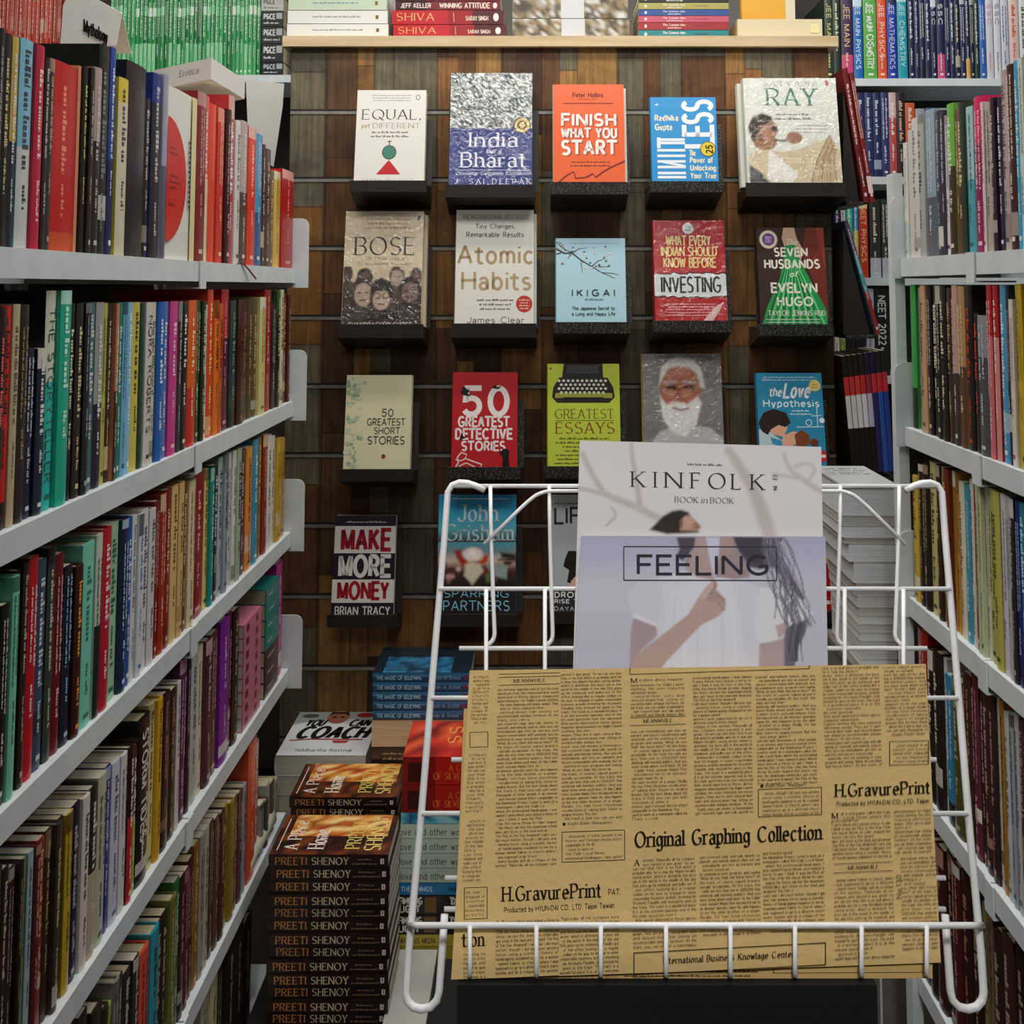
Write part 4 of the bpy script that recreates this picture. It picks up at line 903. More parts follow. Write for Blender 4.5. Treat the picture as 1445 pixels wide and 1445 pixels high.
def c_essays(A):
    A.conv = px(773, 514, 875, 660); A.R(773, 514, 875, 660, 'b4c23e'); A.P([(796, 514), (851, 514), (852, 535), (793, 535)], '1e1d1b'); A.P([(789, 534), (858, 534), (866, 548), (868, 562), (860, 570), (786, 570), (779, 562), (781, 548)], '23211e'); A.P([(784, 556), (864, 556), (865, 563), (783, 563)], '9a9a3c'); A.R(800, 516, 846, 528, '3a3a3a')
    for j in range(4):
        for i in range(11 - j % 2):
            A.E(789 + (i + .5 * (j % 2)) * 6.6, 538.5 + j * 5.6, 2.2, 2.0, 'd8d8c8', 9); A.k -= A.dk
    A.nx(); A.R(795, 562, 852, 566, '141210'); A.E(777, 521, 1.8, 1.8, '8a3a20', 8); A.T('GREATEST', 783, 579, 866, 592, '5c5a26', 's'); A.R(784, 594.5, 866, 595.3, '5c5a26'); A.T('ESSAYS', 784, 597.5, 867, 613, '7a3818', 's'); A.M(778, 617, 870, 657, 7, '3c3a1c', full=.45)
def c_elder(A):
    A.conv = px(907, 499, 1020, 665); A.R(907, 499, 1020, 665, '7a7674'); A.sb(907.5, 499.5, 1019.5, 664.5, 60, 88, ['6c6866', '827e7c', '787472', '908e8e'], 2.2); A.P([(907, 640), (930, 610), (960, 600), (1000, 605), (1020, 620), (1020, 665), (907, 665)], 'b8babc')
    A.P([(931, 545), (934, 520), (945, 508), (962, 504), (980, 508), (990, 522), (993, 545), (984, 575), (965, 592), (943, 585), (933, 568)], 'a8664e'); A.P([(930, 545), (934, 518), (946, 507), (962, 503), (980, 507), (992, 522), (996, 550), (989, 548), (985, 528), (975, 520), (960, 517), (945, 520), (937, 532)], 'd6d2d0')
    A.P([(931, 560), (940, 572), (955, 568), (970, 572), (985, 560), (990, 570), (982, 600), (965, 618), (945, 610), (934, 590)], 'dcdad8'); A.P([(940, 545), (955, 545), (955, 551), (940, 551)], '2c1c18'); A.P([(965, 545), (980, 545), (980, 551), (965, 551)], '2c1c18'); A.P([(956, 548), (963, 548), (966, 564), (953, 564)], '935440'); A.L([(950, 577), (960, 580), (972, 577)], 2.5, '7a4438'); A.E(970, 556, 9, 7, 'b8765c'); A.E(945, 557, 7, 6, 'b8765c'); A.E(962, 527, 14, 7, 'b8745a'); A.L([(938, 541), (955, 539)], 3, 'b0a8a4'); A.L([(965, 539), (982, 541)], 3, 'b0a8a4'); A.grain(.2); A.se()
def c_love(A):
    A.conv = px(960, 805, 1255, 1240); A.R(960, 805, 1255, 1240, '2b86ab'); A.M(978, 818, 1240, 842, 2, 'c8e0e8', full=.9); A.T('the', 1014, 872, 1070, 910, 'e8ecec', 'bi'); A.T('Love', 1076, 852, 1196, 916, 'e8ecec', 'bi'); A.T('Hypothesis', 985, 928, 1238, 958, 'dfeaec', 'b'); A.E(1222, 863, 26, 26, 'e0c878'); A.M(1205, 850, 1240, 876, 2, '8a6a20'); A.M(1090, 968, 1215, 998, 2, 'd8e8ec', full=.6)
    A.L([(1130, 1050), (1250, 1048)], 4, 'b8d8e0'); A.L([(1225, 1045), (1225, 960)], 4, 'b8d8e0'); A.L([(1200, 1000), (1245, 998)], 4, 'b8d8e0'); A.E(1186, 1030, 15, 15, 'b8d8e0'); A.E(1186, 1030, 11, 11, '2b86ab'); A.E(1245, 1020, 12, 12, 'd0e4e8')
    A.P([(960, 1060), (1010, 1070), (1060, 1110), (1080, 1145), (960, 1240)], 'b8ccd0'); A.P([(1000, 1050), (1050, 1010), (1090, 1050), (1070, 1095), (1020, 1080)], 'dca888'); A.P([(960, 1030), (985, 985), (1030, 968), (1085, 985), (1105, 1030), (1080, 1050), (1050, 1040), (1015, 1060), (1000, 1085), (975, 1070)], '2a1f1c')
    A.P([(1045, 1125), (1075, 1085), (1115, 1068), (1140, 1075), (1130, 1120), (1100, 1140)], 'dca888'); A.P([(1118, 1085), (1150, 1062), (1185, 1085), (1188, 1120), (1160, 1140), (1125, 1135)], '7a4228'); A.E(1205, 1118, 18, 18, '6a3820'); A.P([(1010, 1095), (1060, 1110), (1065, 1140), (1020, 1125)], '3a90b8'); A.E(1240, 1180, 18, 26, 'c02a34'); A.R(1230, 1172, 1252, 1186, 'f0d8d8')
    A.P([(1080, 1140), (1150, 1145), (1190, 1240), (1060, 1240)], 'c46a58')
def c_money(A):
    A.conv = px(130, 200, 500, 800); A.R(130, 200, 500, 800, '1d1622'); A.M(200, 230, 445, 248, 1, 'c8c4c8', full=1); A.R(133, 265, 500, 430, 'c9c6c2'); A.R(130, 588, 500, 726, 'c9c6c2')
    A.T('MAKE', 174, 288, 470, 408, '8f1420', 'B'); A.T('MORE', 166, 448, 474, 566, 'c9c6c2', 'B'); A.T('MONEY', 164, 606, 470, 702, '8f1420', 'B'); A.T('BRIAN TRACY', 152, 750, 480, 796, 'd0ccc8', 'b')
def c_grisham(A):
    A.conv = px(755, 80, 1225, 800); A.GR(755, 80, 1225, 430, ['1f80b8', '2a98c8', '3aa8c8', '5ab0c0', '3a4a50', 'c8b8a0']); A.R(755, 425, 1225, 800, '1a1514'); A.M(840, 92, 1180, 112, 1, 'd8e8ec', full=1); A.sb(757, 370, 1223, 640, 66, 40, ['4aa0b4', '6a8a90', 'c8b4a0', '5a3028', '2a1c1a', '1c1614'], 12); r = random.Random(8)
    for i in range(26): A.E(r.uniform(760, 1220), r.uniform(470, 640), r.uniform(8, 40), r.uniform(5, 22), r.choice(['2a1c1a', '4a241c', '1a1412', '6a2418', '241a18', '8a5a48']))
    A.E(965, 440, 60, 40, 'e8d8d0'); A.P([(850, 415), (890, 415), (900, 450), (930, 480), (940, 500), (900, 510), (870, 470)], '9a2418'); A.P([(1040, 440), (1060, 450), (1055, 490), (1000, 510), (985, 490), (1020, 475)], 'b83418'); A.P([(920, 500), (965, 490), (1010, 500), (1030, 540), (1000, 580), (965, 625), (945, 600), (915, 570)], 'c8c0a8'); A.P([(1050, 500), (1175, 510), (1170, 590), (1080, 570)], '8a9a98'); A.E(830, 575, 28, 16, 'b88a88'); A.E(880, 530, 14, 14, 'c8b0a8'); A.P([(1130, 430), (1225, 440), (1225, 470), (1140, 465)], '2a1a18'); A.P([(1040, 560), (1090, 550), (1110, 600), (1050, 610)], '5a6a3a'); A.E(965, 435, 26, 20, 'f4ece8'); A.grain(.25); A.se()
    A.T('John', 872, 140, 1115, 242, 'c6d6d8', 'S'); A.T('Grisham', 792, 262, 1212, 358, 'bcd0d6', 'S'); A.T('SPARRING', 795, 655, 1186, 698, '78b8d4', 'n'); A.T('PARTNERS', 792, 720, 1190, 776, '78b8d4', 'n')
def c_life(A):
    A.conv = px(776, 698, 880, 863); A.GR(776, 698, 880, 863, ['b0b6b8', 'a6aeb2', '9aa2a8']); A.M(780, 707, 870, 713, 1, '4a5054', full=.9); A.T("LIFE'S", 782, 717, 858, 739, '2a2c2e', 'b'); A.P([(797, 790), (802, 778), (812, 778), (820, 785), (822, 800), (812, 815), (816, 828), (800, 822), (803, 805), (795, 800)], '1c1614'); A.P([(806, 820), (820, 805), (830, 830), (802, 830)], 'c8a090'); A.R(776, 832, 880, 863, '25282c')
    A.T('DROP BAD', 782, 836, 850, 843, 'd8dcdc', 'B'); A.T('RISE TO LIFE', 782, 846, 850, 851, 'd8dcdc', 'B'); A.T('DAYAL MORA', 782, 856, 850, 861, 'b8bcbc', 'b')
def c_red(A):
    A.conv = px(1085, 715, 1186, 863); A.R(1085, 715, 1186, 863, '9c121c'); A.E(1165, 787, 14, 9, 'd0a038'); A.M(1100, 840, 1175, 856, 1, 'e8d8d0', full=1); A.T('RED', 1100, 735, 1150, 760, '7a0c14', 'B') if False else None
wall_book('white paperback with a green circle balanced over a red triangle, in the top row', '', (502, 128, 600, 258), .018, 'ddd9d0', c_equal, BLACK, spine=spine_art([(0, 1, 'b83a34')], None, None, 1))
wall_book('navy hardcover with a grey crowd picture and large white serif title, in the top row', '', (635, 104, 751, 264), .034, '2a3a80', c_india, BLACK, film=True, spine=spine_art([(0, 1, '2a4080')], 'd8dce8', None, 2), hard=True)
wall_book('orange paperback with a white capital title, in the top row', '', (781, 120, 881, 260), .016, 'd8d0c4', c_finish, SPECK, copies=1)
wall_book('bright blue paperback with its white title running upwards, in the top row', '', (919, 138, 1012, 259), .016, '2c80b8', c_limit)
wall_book('large pale book picturing a man with a pipe, end of the top row', '', (1052, 111, 1184, 261), .024, 'd0d4c8', c_ray, BLACK, film=True, copies=1, cdx=-.008)
wall_book('beige book with a crowd of faces and tall serif title, start of second row', '', (485, 299, 596, 460), .022, 'c0b296', c_bose, BLACK, film=True, copies=1)
wall_book('off-white book with gold lettering and a red round seal, in the second row', '', (643, 297, 753, 459), .024, 'd0cfc6', c_atomic, BLACK, copies=1)
wall_book('small pale blue book with a dark blossoming branch, in the second row', '', (785, 337, 883, 457), .018, '9cc4d2', c_ikigai)
wall_book('red book with yellow capitals and a torn white band, in the second row', '', (923, 312, 1024, 455), .02, 'a0121c', c_invest, film=True)
wall_book('dark book with a green gown and a round purple seal, end of the second row', '', (1070, 322, 1166, 460), .02, '2c1c18', c_evelyn)
wall_book('pale olive book with a leafy strip down its side, start of the third row', '', (487, 530, 580, 664), .022, 'c4c09e', c_short, BLACK, page='dcd8cc')
wall_book('red book with big white numerals and a chalk outline, in the third row', '', (638, 526, 730, 661), .024, '981620', c_detect, page='dcd6c8')
wall_book('lime green book with a black typewriter, in the third row', '', (773, 514, 875, 660), .02, 'a8b63a', c_essays)
wall_book('film-wrapped grey book with the face of a bearded man, in the third row', '', (908, 500, 1020, 665), .028, '6a6664', c_elder, BLACK, film=True, spine=spine_art([(0, 1, 'c0b860')], None, None, 3), hard=True)
wall_book('teal book with two cartoon heads close together, end of the third row', '', (1070, 527, 1163, 664), .02, '2678a0', c_love)
wall_book('black book with four white and red banded lines of capitals, start of the lowest row', '', (470, 728, 557, 869), .02, '1a141e', c_money, BLACK, page='ccc8c0')
wall_book('blue book with a sunset harbour and pale serif name, behind the wire rack', '', (618, 699, 728, 868), .02, '1c6a98', c_grisham, BLACK)
wall_book('grey book with a dark figure on it, half hidden by the pale magazines', '', (776, 699, 880, 864), .018, '8a9298', c_life, BLACK)
wall_book('plain dark red book with a yellow spot, mostly hidden by the pale magazines', '', (1085, 715, 1186, 864), .018, '8a1018', c_red, BLACK)
# ------------------------------------------------------------------ on the pine board
TB = 'on the pine board'
YT = PY + .012
def seat(y): return y
for i, (ya, yb, c) in enumerate(((34, 51.5, 'd8d8d4'), (15, 33.5, 'd4d6d2'), (-5, 14.5, 'b4c4b0'), (-24, -5.5, 'd0d0cc'))):
    lying(f'{("bottom", "second", "third", "fourth")[i]} white film-wrapped book of the stack, {TB}', 405 + i, 548 - i, ya, yb, YT, .16, c, None, None, page='d8d8d4', group='white wrapped books on the board',
          spine=(lambda q: lambda A, r: (A.M(.25, .3, .75, .6, 1, '6a7478' if q < 2 else '3a7a8a', 'l', .9), A.R(.88, .35, .91, .65, '7a5a2a')))(i))
for i, (x0, x1, ya, yb) in enumerate(((555, 714, 35, 52), (553, 711, 14.5, 34.5))):
    lying(f'{("bottom", "second")[i]} bright red book with a gold title in the red stack, {TB}', x0, x1, ya, yb, YT, .14, 'b01420', None, None, group='red and maroon books on the board',
          spine=lambda A, r: (A.R(.72, 0, 1, 1, '4a0c18'), A.R(.5, 0, .72, 1, '900f1c'), A.T('SHIVA', .04, .2, .38, .74, 'd8b878', 's'), A.L([(.55, .15), (.555, .85)], .006, 'c8a060'), A.T('SARAH SINGH', .66, .42, .86, .72, 'e0d0c0', 'b', 30), A.E(.93, .5, .025, .3, 'e8e0d8', 10)))
for i, (ya, yb) in enumerate(((2, 14), (-11, 1.5))):
    lying(f'{("third", "top")[i]} maroon book with white lettering in the red stack, {TB}', 558, 706, ya, yb, YT, .14, '6a1420', None, None, group='red and maroon books on the board',
          spine=lambda A, r: (A.R(.0, 0, .3, 1, '3a0c14'), A.T('JEFF KELLER', .05, .25, .34, .75, 'e8e0d8', 'b', 30), A.T('WINNING ATTITUDE', .42, .2, .9, .8, 'e8d8c8', 'b', 30), A.E(.95, .5, .02, .35, 'e8e0d8', 10)))
for i, (ya, yb) in enumerate(((26.5, 54), (-4, 26))):
    lying(f'{("lower", "upper")[i]} silvery film-wrapped patterned book beside the red stack, {TB}', 723, 888 - 2 * i, ya, yb, YT, .17, '9a9484', None, None, group='silvery wrapped books on the board',
          spine=lambda A, r: (A.N(0, 0, 1, 1, 26, 5, ['4a4034', '7a6a4c', 'a09a8c', 'c8c8c4', '5a5448', '8a7a5a']), A.R(.42, 0, .62, 1, 'c4c6ca')))
cs = (('2a7a80', 42.5, 54.5, 'teal'), ('983038', 32, 42.2, 'brick red'), ('b85468', 22.5, 31.7, 'pink'), ('34508c', 13.5, 22.2, 'blue'), ('a09858', 4, 13.2, 'olive'), ('2a2a2c', -6, 3.7, 'black'))
for c, ya, yb, nm in cs:
    lying(f'{nm} book with a white two-line title in the multicoloured stack, {TB}', 901, 1028, ya, yb, YT, .13, c, None, None, group='multicoloured stack on the board',
          spine=lambda A, r: (A.E(.08, .5, .015, .25, 'd8d8d0', 8), A.T('The Common Man', .27, .16, .52, .45, 'e8e4e0', 'b', 30), A.M(.3, .55, .5, .9, 1, 'e0dcd8'), A.M(.62, .3, .78, .6, 1, '3a2a2a')))
a = atY(1041, 52, YT); b = atY(1160, 27, YT)
tr = thing('document_tray', 'cream open card tray holding a yellow book, at the end of the pine board', 'tray', (a.x, YT, SB))
hh, ww = b.z - SB, b.x - a.x
m = MB(); m.box(0, 0, .0005, ww, .16, .004, H('c8bc98')); m.box(0, 0, .004, ww, .003, hh, H('cfc4a4')); m.box(0, .157, .004, ww, .16, hh, H('c8bc98')); m.box(0, .003, .004, .003, .157, hh, H('c8bc98')); m.box(ww - .003, .003, .004, ww, .157, hh, H('c8bc98')); m.build('tray_body', CARD, tr)
m = MB(); m.box(ww * .86, -.0012, hh * .3, ww * .96, -.0002, hh * .75, H('d8d4a0')); m.build('price_sticker', CARD, tr)
a2 = atY(1047, 27, YT + .05)
make_book('yellow book standing upright in the cream card tray', (a2.x, YT + .06, SB + .005), Matrix.Rotation(R(-90), 3, 'Z').to_euler(), .02, .16, .118, 'd09a38', hard=True, seed=77, front=lambda A: (A.R(0, 0, .82, 1, 'd8a03a'), A.R(.82, 0, 1, 1, 'cfc8b0')))
# ------------------------------------------------------------------ bookcases at the back
YB = 2.6
def back_case(name_label, x0, x1, ys, Y):
    a = atY(x0, ys[0], Y); b = atY(x1, ys[0], Y); xm = (a.x + b.x) / 2; w_ = (b.x - a.x) / 2
    root = thing('bookcase', name_label, 'bookcase', (xm, Y, 0)); zs = []
    for y in ys:
        z = atY((x0 + x1) / 2, y, Y).z; zs.append(z)
        m = MB(); m.prism([(-.012, z), (-.012, z - .02), (-.002, z - .02), (0, z - .012), (.24, z - .012), (.24, z)], -w_, w_, 0); m.build('shelf', SHELFM, root)
    m = MB(); m.box(-w_, .245, .02, w_, .255, zs[0] + .32); m.build('back_panel', DARKSTEEL, root)
    for s in (-1, 1):
        m = MB(); m.box(s * w_ - .012, -.002, 0, s * w_ + .012, .26, zs[0] + .3); m.build('upright', SHELFM, root)
    return zs
zl = back_case('tall grey-white bookcase of magazines behind the left bookcases', -30, 420, (107, 250), YB)
rr = random.Random(21)
gx = [157 + i * 5.9 for i in range(36)]
for i, x in enumerate(gx):
    g = rr.choice(['1f8a48', '238f4c', '1a7c40', '2a9a54', '187038'])
    row_front('the green run behind the sign card', YB + .004 + rr.uniform(0, .006), zl[0], f'{x} {x + 5.7} {-14 + rr.uniform(-3, 3)} {g}@.2/{rr.choice(["c8dcc8", "5ab87a", "8ad0a0", g])}@.3/{g}@.62/{rr.choice(["7ac890", g, "4aa868"])} d8ecd8', 0, 0, 1, i + 1, 'green glossy magazines at the back', .2, name='magazine')
for i in range(15):
    x = -2 + i * 6; c = rr.choice(['b03a2a', 'a8342a', 'c04a34', '98301f'])
    row_front('the red run behind the tall books', YB + .004 + rr.uniform(0, .006), zl[0], f'{x} {x + 5.7} {-16 + rr.uniform(-3, 3)} {c}@.34/{rr.choice(("c8a090", "b87060", c))}@.5/{c} e8c8b8', 0, 0, 1, i + 1, 'red glossy magazines at the back', .2, name='magazine')
for i, (ya, yb, c, tc) in enumerate(((88, 106.3, '1c2428', 'c8d0d0'), (62, 87.5, '22282a', 'd8dcdc'), (38, 61.5, '2a2c30', 'd8dcdc'), (16, 37.5, '16181a', 'e0e4e4'), (-4, 15.5, 'b8b8b0', '4a4a48'))):
    lying(f'{("bottom", "second", "third", "fourth", "top")[i]} dark exam book in the short flat stack beside the green magazines', 369, 400, ya, yb, YB - .005, .2, c, None, None, group='flat stack of exam books',
          spine=(lambda tc: lambda A, r: (A.T('PGCE', .1, .18, .62, .5, tc, 'B', 30), A.M(.1, .62, .9, .88, 1, tc, 'l'), A.R(.68, .1, .95, .5, 'a8acac')))(tc))
m = MB(); q = [atY(x, y, YB - .014) for x, y in ((347, 112), (401, 118), (399, 150), (386, 236), (366, 220), (350, 190))]
m.poly(q, H('d0cfca')); o = m.build('paper_sheet', CARD); o['label'] = 'blank white paper sheet hanging from the back shelf beside the plank panel'; o['category'] = 'paper'
sm = o.modifiers.new('thickness', 'SOLIDIFY'); sm.thickness = .0006
zr = back_case('tall grey-white bookcase of exam books behind the plank panel', 1105, 1470, (112, 250, 392, 530), YB)
row_front('the exam shelf at the back', YB, zr[0], '''85 142 -20 2a3c2a d8d088 JEE_MAIN; 142 192 -20 1c3020 d0d8b0; 196 274 -10 3a2048@.7/c84a78 e8d890 JEE_MAIN; 278 340 -20 1c68b4 d8e8f0 JEE_MAIN_PHYSICS; 346 436 -20 58a648 e0ecd8 JEE_MAIN_CHEMISTRY; 440 502 -20 d6522e f0d8c8 JEE_PHYSICS; 506 572 -20 20389c d8e0f0 JEE_MATHEMATICS; 576 642 -20 2095a6 d8ecf0 JEE_CHEMISTRY;
650 690 -20 1c2244 d8d8e0; 692 724 -20 20264a c8ccd8; 726 762 -20 1a2040 d8d8c8; 764 802 -20 22284e e0e0e8; 804 842 -20 1c2040 d8d8e0 SSC; 844 896 -20 1e2448@.7/c04a78 e0e0e0 SSC; 898 930 -20 1a2044 d0d0d8; 932 964 -20 20264a e0e0e0; 966 1000 -20 1a1e3a d8d0b0; 1002 1036 -20 22284c d8d8e0; 1038 1066 -20 1c2040@.75/d0a050 e0e0e8; 1068 1096 -20 1a1e38 d8d0a8; 1098 1128 -20 20382a d8e0d8; 1132 1172 -20 2a60b0 e0e8f0;
1178 1226 -20 c4c4cc c05080 SSC; 1230 1276 -20 ccccd2 2a3a5a SSC; 1280 1330 -20 c0c4cc 4a6a9a; 1334 1400 -20 d0b8b0 c04a2a; 1404 1460 -20 c8ccc8 3a4a4a''', 1145, 0, 4.817, group='exam books on the back shelf', dep=.2, name='exam_book', hmax=.225)
row_front('the second shelf of the back bookcase', YB, zr[1], '''230 296 612 8a98b8 2a3460; 298 356 625 28305c c8d0e8; 358 412 620 2a3464 d0d4e8; 414 466 618 222a54 c8d0e4; 468 520 618 2c3668 d8d8ec; 522 572 620 c8b0b0@.3/b04a48 e8e0e0; 574 632 622 2a2024 d0b090; 634 700 700 c05a34 e0d0c0; 705 770 740 9a9aa4 3a3a44; 775 840 735 3a6a90 d0d8e0''', 1145, 0, 4.817, group='exam books on the second back shelf', dep=.2, name='exam_book', hmax=.225)
row_front('the third shelf of the back bookcase', YB, zr[2], '''150 196 -40 2a2440 c8c8e0; 198 228 -30 d8d4d0 5a3a50; 232 276 -40 46b89c e0f0e8; 280 314 -40 2f8cc0@.4/c8c060 e8e8d0; 318 378 -42 c23a24 f0d8a0 NEET_PHYSICS; 390 464 -42 33322c@.75/b8bcc8 d8d8d0; 470 524 -42 2e3a2c@.75/b8bcc8 d8dcd0''', 1145, 290, 4.817, group='exam books on the third back shelf', dep=.2, name='exam_book', hmax=.225)
row_front('the fourth shelf of the back bookcase', YB, zr[3], '''152 184 620 e0dcd0 3a4a3a; 186 226 610 d88a3a@.3/7a9a48 f0e8d8; 228 290 600 1c1c1c e0e0e0 NEET; 292 362 590 181a1a e8e8e8 NEET; 366 422 565 b4b8c4 3a3c44; 426 522 560 1b211f d8e0dc NEET_2022''', 1145, 290, 4.817, group='exam books on the fourth back shelf', dep=.2, name='exam_book', hmax=.225)
# ------------------------------------------------------------------ at the panel's right side
def wedge(label, p3, Y0, Y1):
    q = [atY(x, y, Y0) for x, y in p3]; o = thing('book_wedge', label, 'book holder', (q[0].x, Y0, q[1].z))
    m = MB(); m.prism([(p.x - q[0].x, 0 + (p.z - q[1].z)) for p in q], 0, Y1 - Y0, 1)
    m.build('wedge_body', BLACK, o)
    m = MB(); m.box(0, -.004, -.0085, q[2].x - q[0].x + .008, Y1 - Y0, -.0005); m.build('ledge', SPECK, o)
    return o
YS = PY - .05
def leaning(label, xb, yb, xt, yt, t_px, Y, d, col, tcol, bands=(), title=None, group=None, name=None):
    a = atY(xb, yb, Y); b = atY(xt, yt, Y); L = (b - a).length; ang = math.atan2(b.x - a.x, b.z - a.z); SEED[0] += 1
    t = atY(xb + t_px, yb, Y).x - a.x
    M = Matrix.Rotation(ang, 3, 'Y')
    c = a + M @ Vector((t / 2, 0, 0))
    return make_book(label, c, M.to_euler(), t - .0006, L, d, col, tcol, title, bands, hard=False, group=group, seed=SEED[0], name=name)
wedge('black wedge-shaped holder beside the upper end of the plank panel', ((1190, 128), (1190, 284), (1212, 284)), YS, YS + .13)
leaning('dark red book leaning beside the pipe smoker cover, the one nearer it', 1219, 286, 1188, 97, 8, YS, .12, '6a1c1c', 'e0c8c0', group='red books leaning at the panel end')
leaning('dark red book leaning beside the pipe smoker cover, the outer one', 1228, 286, 1198, 103, 7, YS, .12, '74201e', 'e8d0c8', group='red books leaning at the panel end')
wedge('black wedge-shaped holder beside the middle of the plank panel', ((1190, 322), (1190, 472), (1228, 472)), YS, YS + .13)
leaning('thin blue and red book leaning along the middle black wedge', 1237, 473, 1191, 312, 6, YS, .12, '3a5a6a', 'c8d0d0', bands=((0, .3, '5a3a60'), (.3, .62, '4a8a90'), (.62, 1, '8a2428')), group=None)
cols = [('1c1614', 'b8322e', 'c8c8c4', 'c8ccc8'), ('1c1614', 'b8322e', 'c8c8c4', 'd0d4d0'), ('1e1614', 'c03830', 'c8ccca', '1c1614'), ('201a1a', 'b02a2c', 'ccccd0', '1a1414'), ('1c1830', '8a2838', 'b0a8c0', '201830'), ('1a1630', 'b02838', '2a2458', '2a2458'), ('1c1a20', 'b82a30', '2050a0', '2a50a0'), ('1e1c24', 'b42a34', '243c88', '2a3a80')]
for i, c in enumerate(cols):
    leaning(f'{ordinal(i + 1)} thin black and red banded magazine from the panel, in the leaning bunch', 1203 + i * 7.4, 668 - i * .4, 1187 + i * 7.9, 503 - i * 1.2, 7.3, YS, .12, c[0], None,
            bands=((0, .18, c[0]), (.18, .34, c[1]), (.34, .62, c[2]), (.62, 1, '1c1614' if i < 5 else c[3])), group='leaning banded magazines', name='magazine')
a = atY(1189, 676, YS); b = atY(1266, 682, YS)
lg = MB(); lg.box(a.x, YS - .005, b.z, b.x, YS + .14, a.z + .004); o = lg.build('magazine_ledge', BLACK); o['label'] = 'black ledge under the bunch of leaning banded magazines'; o['category'] = 'ledge'
# ------------------------------------------------------------------ pile of pale books, edges out, and its pedestal
YP = 1.66
ys_ = [940, 930, 905, 893, 881, 869, 857, 841, 823, 793, 767, 759, 742, 728, 690]
xs_ = [1215, 1215, 1214, 1213, 1213, 1212, 1210, 1208, 1205, 1198, 1192, 1190, 1188, 1187]
pc = ['e4e6e0', 'd0d0ca', 'dcded8', 'd0ccc2', 'dee0dc', 'c4c0b6', 'd0d0d0', 'b8b4b0', 'dee2e4', 'e6ecee', 'b4b0a8', 'e8eef4', 'c4c4be', 'e2eaee']
for i in range(14):
    lying(f'{ordinal(14 - i)} book from the top in the edge-out pile beside the post', xs_[i], 1266, ys_[i + 1], ys_[i], YP, .16, 'd0d2ce', pages_out=True, page=pc[i], group='pile of pale books seen from their page edges')
a = atY(1187, 690, YP); b = atY(1266, 684, YP)
make_book('grey magazine lying face up on top of the edge-out pile', (a.x, YP + .0, (a.z + b.z) / 2 + .0005), Matrix(((0, 1, 0), (0, 0, 1), (1, 0, 0))).to_euler(), b.z - a.z - .001, .17, b.x - a.x, 'a8acb0', hard=False, seed=5, front=lambda A: (A.R(0, 0, 1, 1, 'b0b4b4'), A.M(.05, .1, .9, .5, 4, '3a3c40', 'l')))
zp = atY(1215, 940, YP).z; a = atY(1208, 940, YP); b = atY(1266, 940, YP)
ped = thing('pedestal', 'narrow grey-brown pedestal under the edge-out pile', 'pedestal', ((a.x + b.x) / 2, YP + .09, 0)); w_ = (b.x - a.x) / 2
PEDM = noise_mat('grey_brown_board', '6a6660', '7c7870', .7, 8, stretch=(8, 8, 1))
m = MB(); m.box(-w_, -.08, .001, w_, .08, zp - .012); m.build('pedestal_body', PEDM, ped)
m = MB(); m.box(-w_ - .004, -.088, zp - .0118, w_ + .004, .088, zp - .0006); m.build('pedestal_top', PEDM, ped)
m = MB(); m.box(-w_ * .1, -.0815, .02, w_ * .0, -.0802, zp - .05); m.build('trim_strip', SHELFM, ped)
# ------------------------------------------------------------------ lying stacks at the far end of the fourth left shelf
def lying_side(label, p0, p1, z0, z1, d, col, tcol=None, spine=None, page=None, group=None):
    Y0, Y1 = depth_on(p0, XL, LZ[3]), depth_on(p1, XL, LZ[3]); SEED[0] += 1
    M = Matrix.Rotation(R(90), 3, 'Z') @ Matrix.Rotation(R(-90), 3, 'Y')
    return make_book(label, (XL - .006, Y1, (z0 + z1) / 2), M.to_euler(), z1 - z0 - .0006, Y1 - Y0 - .001, d, col, tcol, None, (), page, False, group, SEED[0], None, spine)
z = LZ[3] + .0004
nm = ('bottom', 'second', 'third', 'fourth', 'fifth', 'sixth', 'seventh', 'eighth')
for i in range(8):
    t = .0205
    lying_side(f"{nm[i]} pink book in the short flat stack on left bookcases' fourth shelf", 346, 371, z, z + t, .12, 'c8788a', None, lambda A, r: (A.R(.12, .2, .3, .8, '7a2a34'), A.R(.66, .2, .8, .8, '8a3440')), 'cfc8b8', 'pink books lying in a stack'); z += t
z = LZ[3] + .0004
for i in range(7):
    c = '4a1c22' if i < 3 else '1f7f78'; t = .026
    lying_side(f"{nm[i]} {'dark maroon' if i < 3 else 'teal'} book in the tall flat stack on left bookcases' fourth shelf", 377, 396, z, z + t, .13, c, None, lambda A, r: A.M(.2, .3, .7, .7, 1, 'b8c8c0', 'l'), 'b8ae98', 'teal and maroon books lying in a stack'); z += t
row_side('left', W_ % 'fourth', XL, LZ[3], '1306 1334 -690 b01e86 e0a0d0', 0, 1005, 3.284, 35)
row_side('left', W_ % 'fifth', XL, LZ[4], '1164 1200 130 d4512f f0d0c0; 1200 1226 150 c8604a e8d8d0', 0, 1005, 3.284, n5)
n5 += 2
row_side('left', W_ % 'fifth', XL, LZ[4], '1228 1246 420 8e8e88 3a3a38; 1247 1262 405 4a3a34 b8a8a0; 1263 1280 330 98988f -; 1281 1298 318 5a4a44 b0a090; 1299 1314 310 a09c90 4a4038', 0, 1005, 3.284, n5)
ro = thing('paper_roll', "cream roll of paper lying on the far end of left bookcases' fifth shelf", 'paper roll', (XL - .021, 1.74, LZ[4] + .019))
m = MB(); m.tube([(0, -.075 + .15 * i / 6, 0) for i in range(7)], .018, H('b8b8a4'), 18); m.build('outer_wrap', CARD, ro, True)
